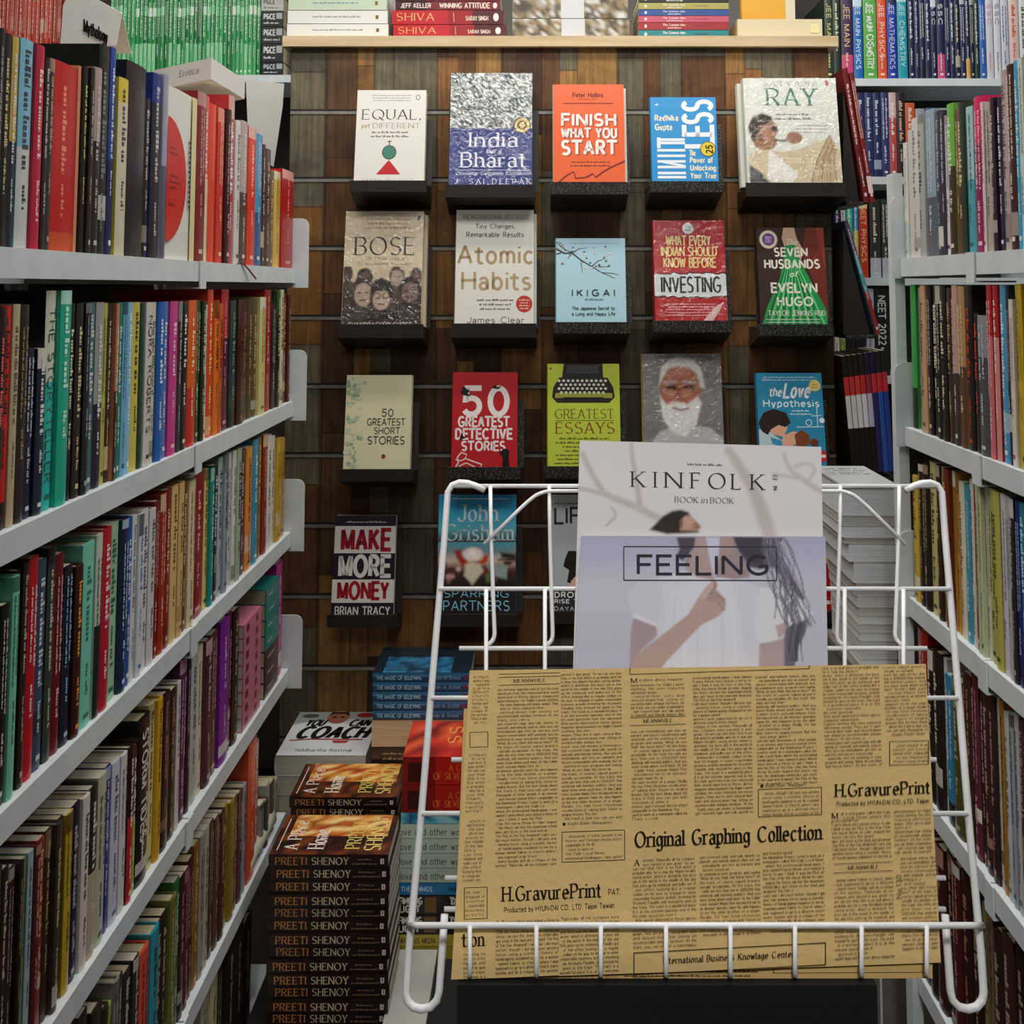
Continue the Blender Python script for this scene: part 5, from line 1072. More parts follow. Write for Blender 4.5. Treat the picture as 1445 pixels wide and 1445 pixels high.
m = MB(); m.tube([(0, -.0756, 0), (0, -.0752, 0)], .009, H('4a463c'), 14); m.build('core_opening', CARD, ro)
# ------------------------------------------------------------------ signs on the top left shelf
def card(label, pts, Y, col, lean, text=None, name='sign_card', base_y=None):
    q = [atY(x, y, Y) for x, y in pts]; o = thing(name, label, 'sign', q[0])
    m = MB(); m.poly([p - q[0] for p in q], H(col)); b = m.build('front_panel', CARD, o); sd = b.modifiers.new('thickness', 'SOLIDIFY'); sd.thickness = .0008; sd.offset = 1
    m = MB(); m.poly([p - q[0] + Vector((0, .05 if i in lean else .003, 0)) for i, p in enumerate(q)], H(col)); b = m.build('back_panel', CARD, o); sd = b.modifiers.new('thickness', 'SOLIDIFY'); sd.thickness = .0008; sd.offset = 1
    if text:
        t, x0, y0, x1, y1, sl = text
        A = Art(lambda a, b, k: atY(x0, y0, Y) - q[0] + Vector((a, -k - .001, -b - a * sl)), (atY(x1, y0, Y) - atY(x0, y0, Y)).x, (atY(x0, y0, Y) - atY(x0, y1, Y)).z)
        A.T(t, 0, 0, 1, 1, '1c1c1c', 'n'); A.build('sign_lettering', CARD, o)
    return o
YC = 1.36
card('white folded sign card with a black handwritten word, standing on the top left shelf books', ((85, 64), (89, 8), (95, -6), (128, -6), (172, 19), (164, 64)), YC, 'd2d2cf', (0, 5), ('Mythology', 119, 27, 153, 45, .5))
a, b, c = atY(213, 128, 1.55), atY(297, 127, 1.46), atY(345, 138, 1.62)
at_, bt_, ct_ = atY(213, 100, 1.55), atY(296, 94, 1.46), atY(345, 102, 1.62)
bx = thing('sign_box', 'long white card sign box with faint handwriting, over the half disc book', 'sign', a)
top, zb_ = max(at_.z, bt_.z), a.z
d4 = a + (c - b); hgt = Vector((0, 0, top - zb_))
m = MB(); b0 = Vector((b.x, b.y, zb_)); c0 = Vector((c.x, c.y, zb_)); d0 = Vector((d4.x, d4.y, zb_)); a0 = a
v = [Vector(p) - a for p in (a0, b0, c0, d0)]; v += [p + hgt for p in v]
m.shared(v, [(0, 3, 2, 1), (4, 5, 6, 7), (0, 1, 5, 4), (1, 2, 6, 5), (2, 3, 7, 6), (3, 0, 4, 7)], H('cdccca')); m.build('card_body', CARD, bx)
ud = (b0 - a0); W2 = ud.length; ud.normalize(); nn = Vector((ud.y, -ud.x, 0))
if nn.y > 0: nn = -nn
A = Art(lambda p, q, k: ud * p + Vector((0, 0, top - zb_ - q)) + nn * k, W2, top - zb_); A.T('Erotica', .48, .3, .8, .62, '5a565c', 'si'); A.build('sign_lettering', CARD, bx)
m = MB(); pts = [Vector(p) for p in (atY(300, 372, 1.72), atY(330, 372, 1.72))]
zt = LZ[0]; y1_ = depth_on(340, XL, zt)
rb_ = [(XL - .02, y1_, zt + .001), (XL + .002, y1_, zt + .002), (XL + .006, y1_ + .02, zt - .008), (XL + .010, y1_ + .045, zt - .022)]
m = MB()
for i in range(3):
    p, q = Vector(rb_[i]), Vector(rb_[i + 1]); m.poly([p, q, q + Vector((0, .009, .0)), p + Vector((0, .009, 0))], H('5a1418'))
o = m.build('ribbon_bookmark', CARD); o['label'] = 'dark red ribbon bookmark hanging over the front of the top left shelf'; o['category'] = 'ribbon'; sd = o.modifiers.new('thickness', 'SOLIDIFY'); sd.thickness = .0008
# ------------------------------------------------------------------ stacks on the low platform
PLZ = atY(470, 1449, 1.6).z
YC1, YB1 = 1.60, 1.77
pf = thing('low_platform', 'dark low platform under the floor stacks, between the left bookcases and the plinth', 'platform', (-.27, 1.8, 0))
m = MB(); m.box(-.18, -.26, .001, .30, .29, PLZ - .012); m.build('platform_body', PLINTH, pf)
m = MB(); m.box(-.185, -.265, PLZ - .0118, .305, .295, PLZ - .0005); m.build('platform_top', PLINTH, pf)
def p_spine(A, r):
    A.R(0, 0, 1, 1, '241310'); A.R(0, 0, .3, 1, '30180f'); A.R(0, .86, 1, 1, '170c0a')
    A.T('PREETI', .055, .2, .32, .76, 'd08c48', 'm'); A.T('SHENOY', .36, .2, .67, .76, 'd2bd9c', 'm'); A.M(.71, .2, .9, .46, 1, '8a6a54', full=.5); A.M(.69, .54, .92, .8, 1, '8a6a54', full=.9); A.R(.935, .28, .965, .7, 'd0c8be'); A.R(.948, .36, .955, .62, '241310')
def p_front(A):
    # face up, the spine to the aisle: its title runs along the depth of the pile
    A.N(0, 0, 1, 1, 7, 12, ['2a1410', '5a2a14', '1c100e', '7a3c18', '3a1c12']); A.N(.45, .1, 1, .95, 6, 10, ['c87a2a', 'e0b060', '8a4a1c', 'd89a48', 'a8301c', 'f0d088', 'b0602a'])
    for s, y0, y1, c, x0, x1 in (('A Place', .1, .22, 'e8e0d4', .12, .85), ('Home', .30, .44, 'ece4d8', .14, .62), ('PREETI', .62, .74, 'd8c868', .14, .8), ('SHENOY', .78, .92, 'e0cf70', .1, .96)):
        a0 = A.conv(x0, y0); Wm = (x1 - x0) * A.W; Hm = (y1 - y0) * A.H
        qs = text_quads(s, 0, 0, Wm, Hm, 's'); A.quads([[(x0 + a / Wm * (x1 - x0), y0 + b / Hm * (y1 - y0)) for a, b in q] for q in qs], c)
    A.L([(.1, .05), (.9, .05)], .012, 'e0d8cc')
ptsC = [1208] + [1208 + 18.4 * (i + 1) for i in range(13)]
proto = None
def stack_of(n, x0, x1, ytop, Y, d, labf, grp):
    global proto
    a = atY(x0, ytop, Y); b = atY(x1, ytop, Y); t = (a.z - PLZ) / n; h = b.x - a.x; rj = random.Random(int(Y * 1000))
    for i in range(n):
        zc = a.z - t * (i + .5); loc = (b.x + rj.uniform(-.0015, .0025), Y + rj.uniform(0, .004), zc); SEED[0] += 1
        if i == 0:
            top_ = make_book(labf(i, n), loc, (0, R(-90), 0), t - .0006, h, d, '1e100d', page='cfc8b8', group=grp, seed=SEED[0], spine=p_spine, front=p_front, hard=False, name='novel')
        elif i == 1: second = make_book(labf(i, n), loc, (0, R(-90), 0), t - .0006, h, d, '1e100d', page='cfc8b8', group=grp, seed=SEED[0], spine=p_spine, hard=False, name='novel')
        else: cp_tree(second, loc, labf(i, n), (0, R(-90), R(rj.uniform(-.8, .8))))
stack_of(13, 380, 549, 1207, YC1, .115, lambda i, n: f'dark brown gold-lettered novel, {"on top" if i == 0 else ordinal(i + 1) + " down"} in the front dark stack', 'front stack of dark novels')
stack_of(15, 408, 560, 1126, YB1, .12, lambda i, n: f'dark brown gold-lettered novel, {"on top" if i == 0 else ordinal(i + 1) + " down"} in the rear dark stack', 'rear stack of dark novels')
def c_coach(A):
    A.R(0, 0, 1, 1, 'cfd2d3'); A.P([(0, .0), (1, 0), (1, .3), (.7, .18), (.25, .2), (0, .32)], '9aa09e'); A.E(.16, .1, .1, .05, '4a5040'); A.E(.5, .13, .13, .16, 'a0644a'); A.P([(.37, .1), (.4, .0), (.6, 0), (.63, .1), (.56, .05), (.44, .05)], '241c1a'); A.E(.45, .13, .03, .02, '2a1c18'); A.E(.55, .13, .03, .02, '2a1c18'); A.E(.82, .08, .11, .06, '8a2424')
    A.T('YOU', .14, .2, .36, .34, '1c1e20', 'Bi'); A.T('CAN', .66, .2, .9, .34, '1c1e20', 'Bi'); A.T('COACH', .1, .37, .92, .62, '17191c', 'Bi'); A.L([(.06, .68), (.3, .65), (.9, .66)], .03, '9a2c34'); A.P([(.55, .68), (.75, .68), (.72, .74), (.58, .74)], 'a83a3a'); A.T('Siddhartha Rastogi', .18, .86, .82, .92, '4a4e52', 's', 30)
CG = 'white books in the rear stack'
YK = 1.905
face_up('white book with bold italic black title lying on the pale rear stack', 389, 516, 1066, 1005, 1096, YK, 'c4c6c4', c_coach, 'bdb8a8', CG)
zk = atY(389, 1097, YK).z
nst = 7; tk = (zk - PLZ) / nst; a = atY(390, 1097, YK); b = atY(515, 1097, YK)
for i in range(nst):
    SEED[0] += 1
    make_book(f'{("pale", "grey-white")[i % 2]} book, {ordinal(i + 2)} from the top in the rear stack under the black italic title', (a.x, YK, zk - tk * (i + .5)), Matrix(((0, 1, 0), (0, 0, 1), (1, 0, 0))).to_euler(), tk - .0006, .13, b.x - a.x, ('b8b8b0', '8a8a84', 'c0c0b8', '5a3a38')[i % 4], page='b4ae9c', hard=False, seed=SEED[0], group=CG)
# rear and front stacks to their right
def sp(txts, back=None):
    return lambda A, r: ([A.R(x0, y0, x1, y1, c) for x0, y0, x1, y1, c in (back or ())], [A.T(t, x0, y0, x1, y1, c, st, 30) for t, x0, y0, x1, y1, c, st in txts])
YA = 1.9
ys2 = [(949, 961.5), (962, 975), (975.5, 988.5), (989, 1001.5), (1002, 1015)]
BG = 'blue books in the right rear stack'
for i, (ya, yb) in enumerate(ys2):
    kw = {}
    if i == 0: kw['front'] = lambda A: (A.R(0, 0, 1, 1, '16222a'), A.N(0, .1, .6, .8, 5, 8, ['1a4a68', '2a6a90', '143040', '3a7aa0']), A.R(.05, .12, .3, .3, '2a5a78'))
    lying(f'blue paperback with pale spine capitals, {"on top" if i == 0 else ordinal(i + 1) + " down"} in the blue stack', 526, 664 - i, ya, yb, YA, .13, '173a54', None, None, group=BG, page='b8b4a8',
          spine=lambda A, r: (A.R(0, 0, 1, .45, '245f86'), A.N(0, .35, 1, .5, 14, 1, ['245f86', '173a54', '3a80a8']), A.T('THE MAGIC OF BELIEVING', .04, .36, .5, .8, '8fb4c8', 'b', 30), A.T('Claude M. Bristol', .58, .36, .9, .76, '7aa0b4', 'n', 30), A.E(.955, .5, .02, .3, '7a2434', 8)), **kw)
lying('thick tan book showing its page edges under the blue stack', 524, 662, 1015.5, 1054, YA, .14, 'b08a6a', None, None, pages_out=True, page='cfae8c', group=BG)
a = atY(524, 1054, YA); b = atY(662, 1054, YA)
nb = 9; tb = (a.z - PLZ) / nb
for i in range(nb):
    SEED[0] += 1
    make_book(f'dull brown book, {ordinal(i + 1)} below the tan one in the right rear stack', (b.x, YA + .002, a.z - tb * (i + .5)), (0, R(-90), 0), tb - .0006, b.x - a.x, .13, ('3a2a20', '4a3a2c', '2c2420')[i % 3], 'a08868', None, hard=False, seed=SEED[0], group=BG)
YF = 1.755
FG = 'mixed books in the right front stack'
rows = [
 (1068, 1107, 'b01c14', 'large red book with an orange title, topmost in the right front stack', sp([('A COURT', .42, .26, .68, .5, 'd8702a', 's'), ('OF SILVER FLAMES', .28, .56, .8, .82, 'd8702a', 's')], [(0, 0, .3, 1, '7a140f'), (.05, .2, .22, .9, '3a0c0a')])),
 (1107.5, 1146, 'a81a14', 'large red book with an orange title, second in the right front stack', sp([('A COURT', .42, .26, .68, .5, 'd8702a', 's'), ('OF SILVER FLAMES', .28, .56, .8, .82, 'd8702a', 's')], [(0, 0, .3, 1, '7a140f'), (.05, .2, .22, .9, '3a0c0a')])),
 (1146.5, 1162, '2a86a4', 'thin sea-blue book under the two red ones in the right front stack', lambda A, r: A.N(0, 0, 1, 1, 12, 2, ['2a86a4', '5ab0c4', '1a5a74', '8ac0c8'])),
] + [(1162.5 + i * 20.8, 1162.5 + (i + 1) * 20.8 - .5, ('b4bfae', 'aebaa8', 'a9b5a4', 'a4b09e')[i], f'pale green book with grey lower-case title, {("first", "second", "third", "fourth")[i]} of four in the right front stack', sp([(('love and other words', 'love and other words', 'love and other words', 'love and other words')[i], -.02 + .012 * i, .3, .62, .78, '4a544a', 'n')])) for i in range(4)] + [
 (1246, 1262.5, '1f6a98', 'blue book under the pale green ones in the right front stack', sp([('THE THINGS', .03, .3, .3, .7, 'b8d4e0', 'b'), ('PAUL GOODMAN', .44, .3, .7, .7, '0f2a40', 'b')])),
 (1263, 1290, '1d1714', 'black book with white capitals, upper of two in the right front stack', sp([('FINDING', .02, .12, .22, .46, 'd8d4cc', 'B'), ('LIGHT', .02, .54, .2, .88, 'd8d4cc', 'B'), ('THE MAGIC', .46, .12, .7, .5, 'd8d4cc', 'B')], [(.24, .1, .34, .9, '6a4a24')])),
 (1290.5, 1318, '1b1512', 'black book with white capitals, lower of two in the right front stack', sp([('FINDING', .02, .12, .22, .46, 'd8d4cc', 'B'), ('LIGHT', .02, .54, .2, .88, 'd8d4cc', 'B'), ('THE MAGIC', .46, .12, .7, .5, 'd8d4cc', 'B')], [(.24, .1, .34, .9, '6a4a24')])),
 (1318.5, 1335, 'a0922e', 'olive yellow book, upper of two near the foot of the right front stack', sp([('ANXIOUS MEDIA', .04, .3, .34, .74, '4a4218', 'b')])),
 (1335.5, 1353, '988a28', 'olive yellow book, lower of two near the foot of the right front stack', sp([('ANXIOUS MEDIA', .0, .3, .32, .74, '4a4218', 'b')])),
]
for i, (ya, yb, c, lab, spn) in enumerate(rows):
    fr = None
    if i == 0: fr = lambda A: (A.N(0, 0, 1, 1, 5, 8, ['c8341c', 'a82014', '7a180f', 'd85a2a']), A.T('SS', .35, .38, .85, .5, 'd8a848', 'S'))
    lying(lab, 568 - i * 1.0 - (6 if i > 10 else 0), 724, ya, yb, YF, .14, c, None, None, spine=spn, front=fr, page='c8c0ac', group=FG)
zc_ = atY(600, 1353.5, YF).z - .0005
ct = thing('carton', 'pale grey flat carton lying beside the front stack of dark novels', 'box', (-.208, 1.66, PLZ))
m = MB(); m.box(-.032, -.09, .0002, .031, .088, .016); m.build('carton_body', CARTON, ct)
m = MB(); m.box(-.033, -.091, .0162, .032, .089, .018); m.build('carton_lid', CARTON, ct)
bs = thing('book_riser', 'dark riser board under the right front stack', 'board', (-.13, YF + .07, PLZ))
m = MB(); m.box(-.122, -.066, .0002, .098, .07, max(zc_ - PLZ - .001, .003)); m.build('riser_body', PLINTH, bs)
# ------------------------------------------------------------------ the wire rack on an added plinth, near-black in place of darkness
Bq, Tq = atY(980, 1425, .80), atY(980, 690, .935)
RD = (Tq - Bq).normalized(); RN = Vector((0, -RD.z, RD.y))
def rk(x, y, off=0.0):
    r = ray(x, y); t = ((Bq + RN * off) - O).dot(RN) / r.dot(RN); return O + r * t
pt = rk(934, 1381, .036); pa = atY(644, 1400, pt.y); pb = atY(1240, 1400, pt.y)
PZ = pt.z - .003
pn = thing('stand_in_plinth', 'added near-black square plinth in place of darkness, carrying the white wire rack', 'plinth', ((pa.x + pb.x) / 2, pt.y + .055, 0)); w_ = (pb.x - pa.x) / 2
w_ -= .0005; m = MB(); m.box(-w_, -.053, .001, w_, .06, PZ - .0165); m.build('plinth_body', PLINTH, pn)
m = MB(); m.box(-w_, -.053, PZ - .0163, w_, .06, PZ - .003); m.build('plinth_top', PLINTH, pn)
rack = thing('magazine_rack', 'white wire magazine rack with a front basket, in the middle of the aisle', 'magazine rack', (0, pt.y, PZ))
RO = Vector((0, pt.y, PZ))
def smooth(pts, n=5):
    """rounded corners for bent wire"""
    out = [pts[0]]
    for i in range(1, len(pts) - 1):
        p, q, r = pts[i - 1], pts[i], pts[i + 1]; k = min((q - p).length, (r - q).length, .02) * .5
        a = q + (p - q).normalized() * k; b = q + (r - q).normalized() * k
        for j in range(n + 1):
            t = j / n; out.append(a * (1 - t) ** 2 + q * 2 * t * (1 - t) + b * t * t)
    return out + [pts[-1]]
def wire(nm, pts, r, bend=True):
    P_ = [p - RO for p in pts]
    m = MB(); m.tube(smooth(P_) if bend and len(P_) > 2 else P_, r, n=8); return m.build(nm, WIREM, rack, True)
FRO, BCK = .0365, 0.0
def arc(cx, cy, rx, ry, a0, a1, n, off): return [rk(cx + rx * math.cos(R(a0 + (a1 - a0) * i / n)), cy + ry * math.sin(R(a0 + (a1 - a0) * i / n)), off) for i in range(n + 1)]
for sgn in (0, 1):
    X_ = (lambda x: x) if not sgn else (lambda x: 1961 - x)
    # side rail: hook at the head, long leg, U-shaped foot
    head = [rk(X_(x), y, BCK) for x, y in ((684, 692), (672, 686), (660, 682), (648, 681), (638, 685), (632, 694))]
    leg = [rk(X_(x), y, BCK) for x, y in ((627, 760), (610, 960), (592, 1180), (577, 1340), (573, 1400))]
    foot = [rk(X_(x), y, BCK) for x, y in ((575, 1412), (583, 1421), (595, 1424), (608, 1421), (617, 1411), (620, 1398), (624, 1340), (627.5, 1290))]
    m = MB(); m.tube([p - RO for p in head + leg + foot], .0030, n=10); m.build('side_rail', WIREM, rack, True)
    wire('brace', [rk(X_(683), 768, .004), rk(X_(740), 712, .004), rk(X_(757), 698, .004), rk(X_(772), 693, .004), rk(X_(830), 693, .004)], .0018)
    for xs in (690, 773):
        k = 1 if xs == 690 else 0
        wire('upright_wire', [rk(X_(xs + 2), 686, .003), rk(X_(xs + 3), 760, .003), rk(X_(xs + 8 if k else xs + 7), 897, .003), rk(X_(xs + 5), 905, .003), rk(X_(xs - 3), 911, .003)], .0018)
        wire('basket_wire', [rk(X_(xs - 4), 831, .006), rk(X_(xs - 4), 1000, .006), rk(X_(xs - 4), 1379, .006)], .0018, False)
wire('top_rod', [rk(636, 686, .0), rk(1325, 686, .0)], .0020, False)
wire('cross_rod', [rk(619, 831, .002), rk(1342, 831, .002)], .0020, False)
wire('cross_rod', [rk(648, 915, .003), rk(1308, 915, .003)], .0020, False)
wire('cross_rod', [rk(608, 985, .002), rk(1352, 985, .002)], .0020, False)
wire('cross_rod', [rk(637, 1072, .006), rk(1321, 1072, .006)], .0020, False)
wire('cross_rod', [rk(595, 1148, .002), rk(1366, 1148, .002)], .0020, False)
wire('cross_rod', [rk(628, 1239, .006), rk(1334, 1239, .006)], .0020, False)
wire('cross_rod', [rk(627, 1283, .006), rk(1334, 1283, .006)], .0020, False)
wire('front_rod', [rk(577, 1306, .003), rk(590, 1306, FRO), rk(1372, 1306, FRO), rk(1387, 1306, .003)], .0022, False)
for x in (663, 757, 848, 940, 1031, 1122, 1216, 1308):
    f = rk(x, 1306, FRO + .002); g = rk(x, 1378, FRO + .002); h_ = rk(x, 1374, .004)
    wire('front_wire', [f, g, rk(x, 1377, .006)], .0017)
# ------------------------------------------------------------------ magazines and newsprint in the rack
def sheet(name, label, cat, quad, off, thick, col, group=None, bulge=0.0, mat=MATTE, seed=1, part='cover_sheet', dz=0.0):
    """a limp printed thing leaning in the rack; returns root and the surface function of (u, v)"""
    q = [rk(x, y, off) for x, y in quad]
    def S(u, v, k=0.0):
        p = (q[0] * (1 - u) + q[1] * u) * (1 - v) + (q[3] * (1 - u) + q[2] * u) * v
        b = bulge * (math.sin(math.pi * u) * .6 + math.sin(2.3 * math.pi * u + 1.3 * v + seed) * .22) * (.35 + .65 * (1 - v))
        return p + RN * (b + k)
    root = thing(name, label, cat, q[3], group=group); org = q[3]; m = MB(); N = 16; M_ = 10
    top = [[S(i / N, j / M_, thick) - org for i in range(N + 1)] for j in range(M_ + 1)]; bot = [[S(i / N, j / M_, 0) - org for i in range(N + 1)] for j in range(M_ + 1)]
    c = H(col)
    for j in range(M_):
        for i in range(N):
            m.poly([top[j + 1][i], top[j + 1][i + 1], top[j][i + 1], top[j][i]], c); m.poly([bot[j][i], bot[j][i + 1], bot[j + 1][i + 1], bot[j + 1][i]], c)
    for i in range(N):
        m.poly([top[0][i], top[0][i + 1], bot[0][i + 1], bot[0][i]], c); m.poly([top[M_][i + 1], top[M_][i], bot[M_][i], bot[M_][i + 1]], c)
    for j in range(M_):
        m.poly([top[j + 1][0], top[j][0], bot[j][0], bot[j + 1][0]], c); m.poly([top[j][N], top[j + 1][N], bot[j + 1][N], bot[j][N]], c)
    face = m.build(part, mat, root)
    return face, (lambda u, v, k: S(u, v, thick + k) - org), q
def sheet_art(S, quad, seed=1, dk=.00003):
    (ax, ay), (bx_, by), (cx_, cy_), (dx_, dy) = quad
    def conv(x, y):
        v = (y - (ay + by) / 2) / ((cy_ + dy) / 2 - (ay + by) / 2)
        xl = ax + (dx_ - ax) * v; xr = bx_ + (cx_ - bx_) * v
        return ((x - xl) / (xr - xl), v)
    A = Art(lambda a, b, k: S(a, b, k), 1.0, 1.0, conv, seed, .00025, dk); A.sub = 10
    def edge(y):
        v = (y - (ay + by) / 2) / ((cy_ + dy) / 2 - (ay + by) / 2); return ax + (dx_ - ax) * v, bx_ + (cx_ - bx_) * v
    A.edge = edge
    return A
def sq(A, t, x0, y0, x1, y1, col, sty='n', step=18, track=None, sk=0.0):
    """lettering laid out in photograph units on a sheet; sk lets a line climb to the right"""
    A.quads([[(a, b - (a - x0) * sk) for a, b in q] for q in text_quads(t, x0, y0, x1, y1, sty, step, track)], col)
# pale magazine behind
qk = ((818, 623), (1157, 632), (1163, 1378), (798, 1378))
qk = ((818, 623), (1157, 632), (1166, 1100), (804, 1100))
kr, KS, _ = sheet('magazine', 'tall pale magazine with bare branches and spaced serif masthead, behind the lilac one', 'magazine', qk, .0095, .004, 'd2cfcd', 'magazines in the rack', .002)
A = sheet_art(KS, qk, 3)
A.sb(819, 627.6, 1155, 830, 150, 90, ['cecac9', 'd3d0ce', 'cfcbca', 'cac6c6'], 2.6, A.edge)
BR_ = 'b9aeac'
def branch(pts, w0, w1, c=BR_):
    # bend the line smoothly
    q = [Vector((x, y)) for x, y in pts]; out = []
    for i in range(len(q) - 1):
        p0 = q[max(i - 1, 0)]; p1 = q[i]; p2 = q[i + 1]; p3 = q[min(i + 2, len(q) - 1)]
        for j in range(5):
            t = j / 5; out.append(.5 * ((2 * p1) + (p2 - p0) * t + (2 * p0 - 5 * p1 + 4 * p2 - p3) * t * t + (3 * p1 - p0 - 3 * p2 + p3) * t ** 3))
    out.append(q[-1]); pts2 = [(v.x, v.y) for v in out]
    A.L(pts2, w0 * 1.7, 'c6bfbd', w1 * 1.6); A.L(pts2, w0, c, w1)
branch([(822, 648), (833, 675), (848, 702), (862, 714), (900, 730), (935, 748)], 5, 8); branch([(816, 702), (845, 708), (862, 714)], 4, 6); branch([(890, 632), (893, 660), (899, 700), (902, 728)], 4, 6); branch([(1027, 637), (1041, 660), (1058, 690), (1072, 725), (1084, 765)], 9, 16)
branch([(1104, 640), (1112, 662), (1126, 676), (1156, 698)], 3, 6, 'bcb0ae'); branch([(1120, 660), (1138, 655), (1148, 664), (1140, 680)], 3, 3, 'bfb4b2'); branch([(1088, 672), (1110, 676), (1126, 678)], 2, 4, 'bfb4b2'); branch([(855, 757), (868, 742), (862, 730)], 1.5, 1, 'a89c9a')
A.P([(916, 762), (935, 741), (948, 733), (960, 731), (970, 734), (976, 744), (985, 765), (940, 768)], '2e2725'); A.P([(959, 762), (959, 748), (966, 741), (975, 742), (983, 749), (989, 757), (984, 762)], 'b58c78'); A.L([(974, 753), (981, 751), (985, 755)], 1.6, '4a3430'); A.L([(978, 757), (984, 757)], 1.6, '3a2824'); A.P([(959, 748), (966, 741), (970, 741), (963, 752), (960, 760)], '4a3832')
A.E(970, 748, 8, 8, 'bd9682'); A.grain(.03); A.se()
A.quads(marks(A.r, 969, 657, 1018, 664, 1, 'l', 1.0), '4a4a4a'); [sq(A, ch, x0, 674, x1, 698, '2b2b2e', 's', 12) for ch, x0, x1 in (('K', 890, 910), ('I', 922, 925.2), ('N', 937, 962), ('F', 974, 988), ('O', 998, 1023), ('L', 1031, 1045), ('K', 1058, 1077))]; sq(A, 'BOOK', 951, 711.5, 984, 720, '3a3a3c', 's'); sq(A, 'in', 988, 711.5, 997, 720, '3a3a3c', 'si'); sq(A, 'BOOK', 1001, 711.5, 1034, 720, '3a3a3c', 's')
for x0, y0 in ((1089, 675), (1089, 692)):
    A.O(x0, y0, x0 + 6, y0 + 6, .8, '5a5a5c') if y0 < 690 else A.L([(x0, y0 + 1), (x0 + 6, y0), (x0 + 1, y0 + 6), (x0 + 6, y0 + 4)], 1.0, '4a4a4c'); A.L([(x0 + 3, y0 + 1), (x0 + 3, y0 + 6)], .9, '5a5a5c')
A.build('cover_print', MATTE, kr)
# lilac magazine in front of it
qf = ((820, 757), (1163, 758), (1170, 1130), (801, 1130))
fr_, FS, _ = sheet('magazine', 'lilac magazine with a boxed capital title and a woman in a white dress', 'magazine', qf, .0160, .004, 'bdbcca', 'magazines in the rack', .002, seed=2)
A = sheet_art(FS, qf, 4)
def c8(p): return [(800 + x / 3.284, 610 + y / 3.284) for x, y in p]
A.sb(819.5, 757.6, 1164, 1010, 200, 140, ['a7a6bc', 'b2b1c6', 'bfbecb', 'bfbfcc', 'bbbbc9', 'b8b8c8', 'b5b5c6', 'b5b5c6'], 2.4, A.edge)
LT = 'd6d5d9'
A.P(c8([(430, 690), (540, 660), (640, 690), (700, 690), (790, 700), (900, 740), (985, 800), (900, 960), (885, 1010), (890, 1200), (400, 1200), (415, 930), (420, 800)]), 'cfced6')
A.P(c8([(470, 760), (640, 700), (760, 720), (800, 900), (830, 1200), (460, 1200), (440, 1000)]), 'd4d3da')
for i in range(7): A.L(c8([(500 + i * 52, 770 + (i % 3) * 14), (490 + i * 56, 930), (480 + i * 60, 1140)]), 3.2, ['cccbd5', 'dad9e0'][i % 2])
A.P(c8([(590, 490), (770, 490), (790, 560), (845, 640), (840, 690), (770, 700), (700, 690), (640, 690), (560, 660), (540, 610), (580, 560)]), '9c8789')
A.P(c8([(590, 492), (640, 492), (660, 600), (680, 705), (600, 690), (545, 650), (570, 590)]), 'ac9694'); A.P(c8([(640, 490), (705, 490), (708, 540), (690, 640), (680, 705), (665, 640), (650, 560)]), 'c6c4d6'); A.P(c8([(705, 490), (770, 490), (762, 560), (720, 600), (700, 580)]), 'a98e8a')
A.P(c8([(505, 490), (592, 490), (586, 540), (560, 580), (530, 610), (505, 585), (518, 550)]), '4b4653'); A.P(c8([(765, 490), (1000, 492), (960, 545), (1000, 620), (1060, 720), (1095, 790), (1080, 810), (1010, 705), (950, 640), (890, 650), (840, 640), (790, 560)]), '504b58'); A.P(c8([(770, 490), (900, 490), (930, 560), (900, 630), (840, 610), (795, 560)]), '423d49')
A.P(c8([(285, 760), (340, 705), (440, 690), (430, 790), (415, 920), (305, 880), (275, 800)]), 'cac8d2'); A.P(c8([(305, 880), (410, 925), (415, 970), (330, 1050), (300, 1140), (285, 1140), (292, 960)]), 'a89298'); A.P(c8([(300, 885), (415, 930), (412, 915), (310, 868)]), 'dedce2')
A.P(c8([(300, 1140), (320, 1060), (400, 1000), (560, 870), (600, 800), (645, 735), (672, 705), (692, 722), (688, 750), (730, 800), (728, 850), (690, 885), (620, 920), (470, 1080), (420, 1140)]), 'b4998f'); A.P(c8([(600, 800), (645, 735), (672, 705), (690, 722), (686, 748), (655, 775), (640, 800)]), 'bfa59c')
A.L(c8([(655, 772), (690, 770), (725, 800)]), 1.6, '94787a'); A.L(c8([(650, 790), (700, 785), (728, 822)]), 1.4, '94787a'); A.L(c8([(640, 800), (690, 805), (722, 848)]), 1.4, '9a7e7e'); A.L(c8([(682, 708), (682, 740), (664, 768)]), 1.6, '7a5c62')
A.P(c8([(890, 740), (985, 745), (1080, 800), (1135, 870), (1060, 930), (1015, 960), (960, 1005), (880, 1005), (865, 930)]), LT); A.P(c8([(960, 925), (1010, 905), (1015, 955), (975, 985)]), 'b79f9c'); A.P(c8([(888, 1012), (1000, 985), (1002, 1140), (885, 1140)]), 'b09a9a'); A.P(c8([(1000, 985), (1010, 930), (1060, 910), (1112, 890), (1100, 960), (1070, 1020), (1045, 1140), (1000, 1140)]), '6a6674')
r = random.Random(12)
A.soft = 1.0
for i in range(34):
    x = 900 + r.uniform(0, 110); pts = [(x, 500)]
    for j in range(8): pts.append((pts[-1][0] + r.uniform(-8, 34), pts[-1][1] + 52 + r.uniform(-8, 8)))
    A.L(c8(pts), 1.3, r.choice(['6a6675', '5c5866', '8a8698']))
for i in range(14):
    x = 1005 + r.uniform(0, 80); A.L(c8([(x + 25, 905 + r.uniform(0, 20)), (x + 10, 990), (x + r.uniform(-10, 20), 1090)]), 1.3, '4e4a56')
A.grain(.025); A.se()
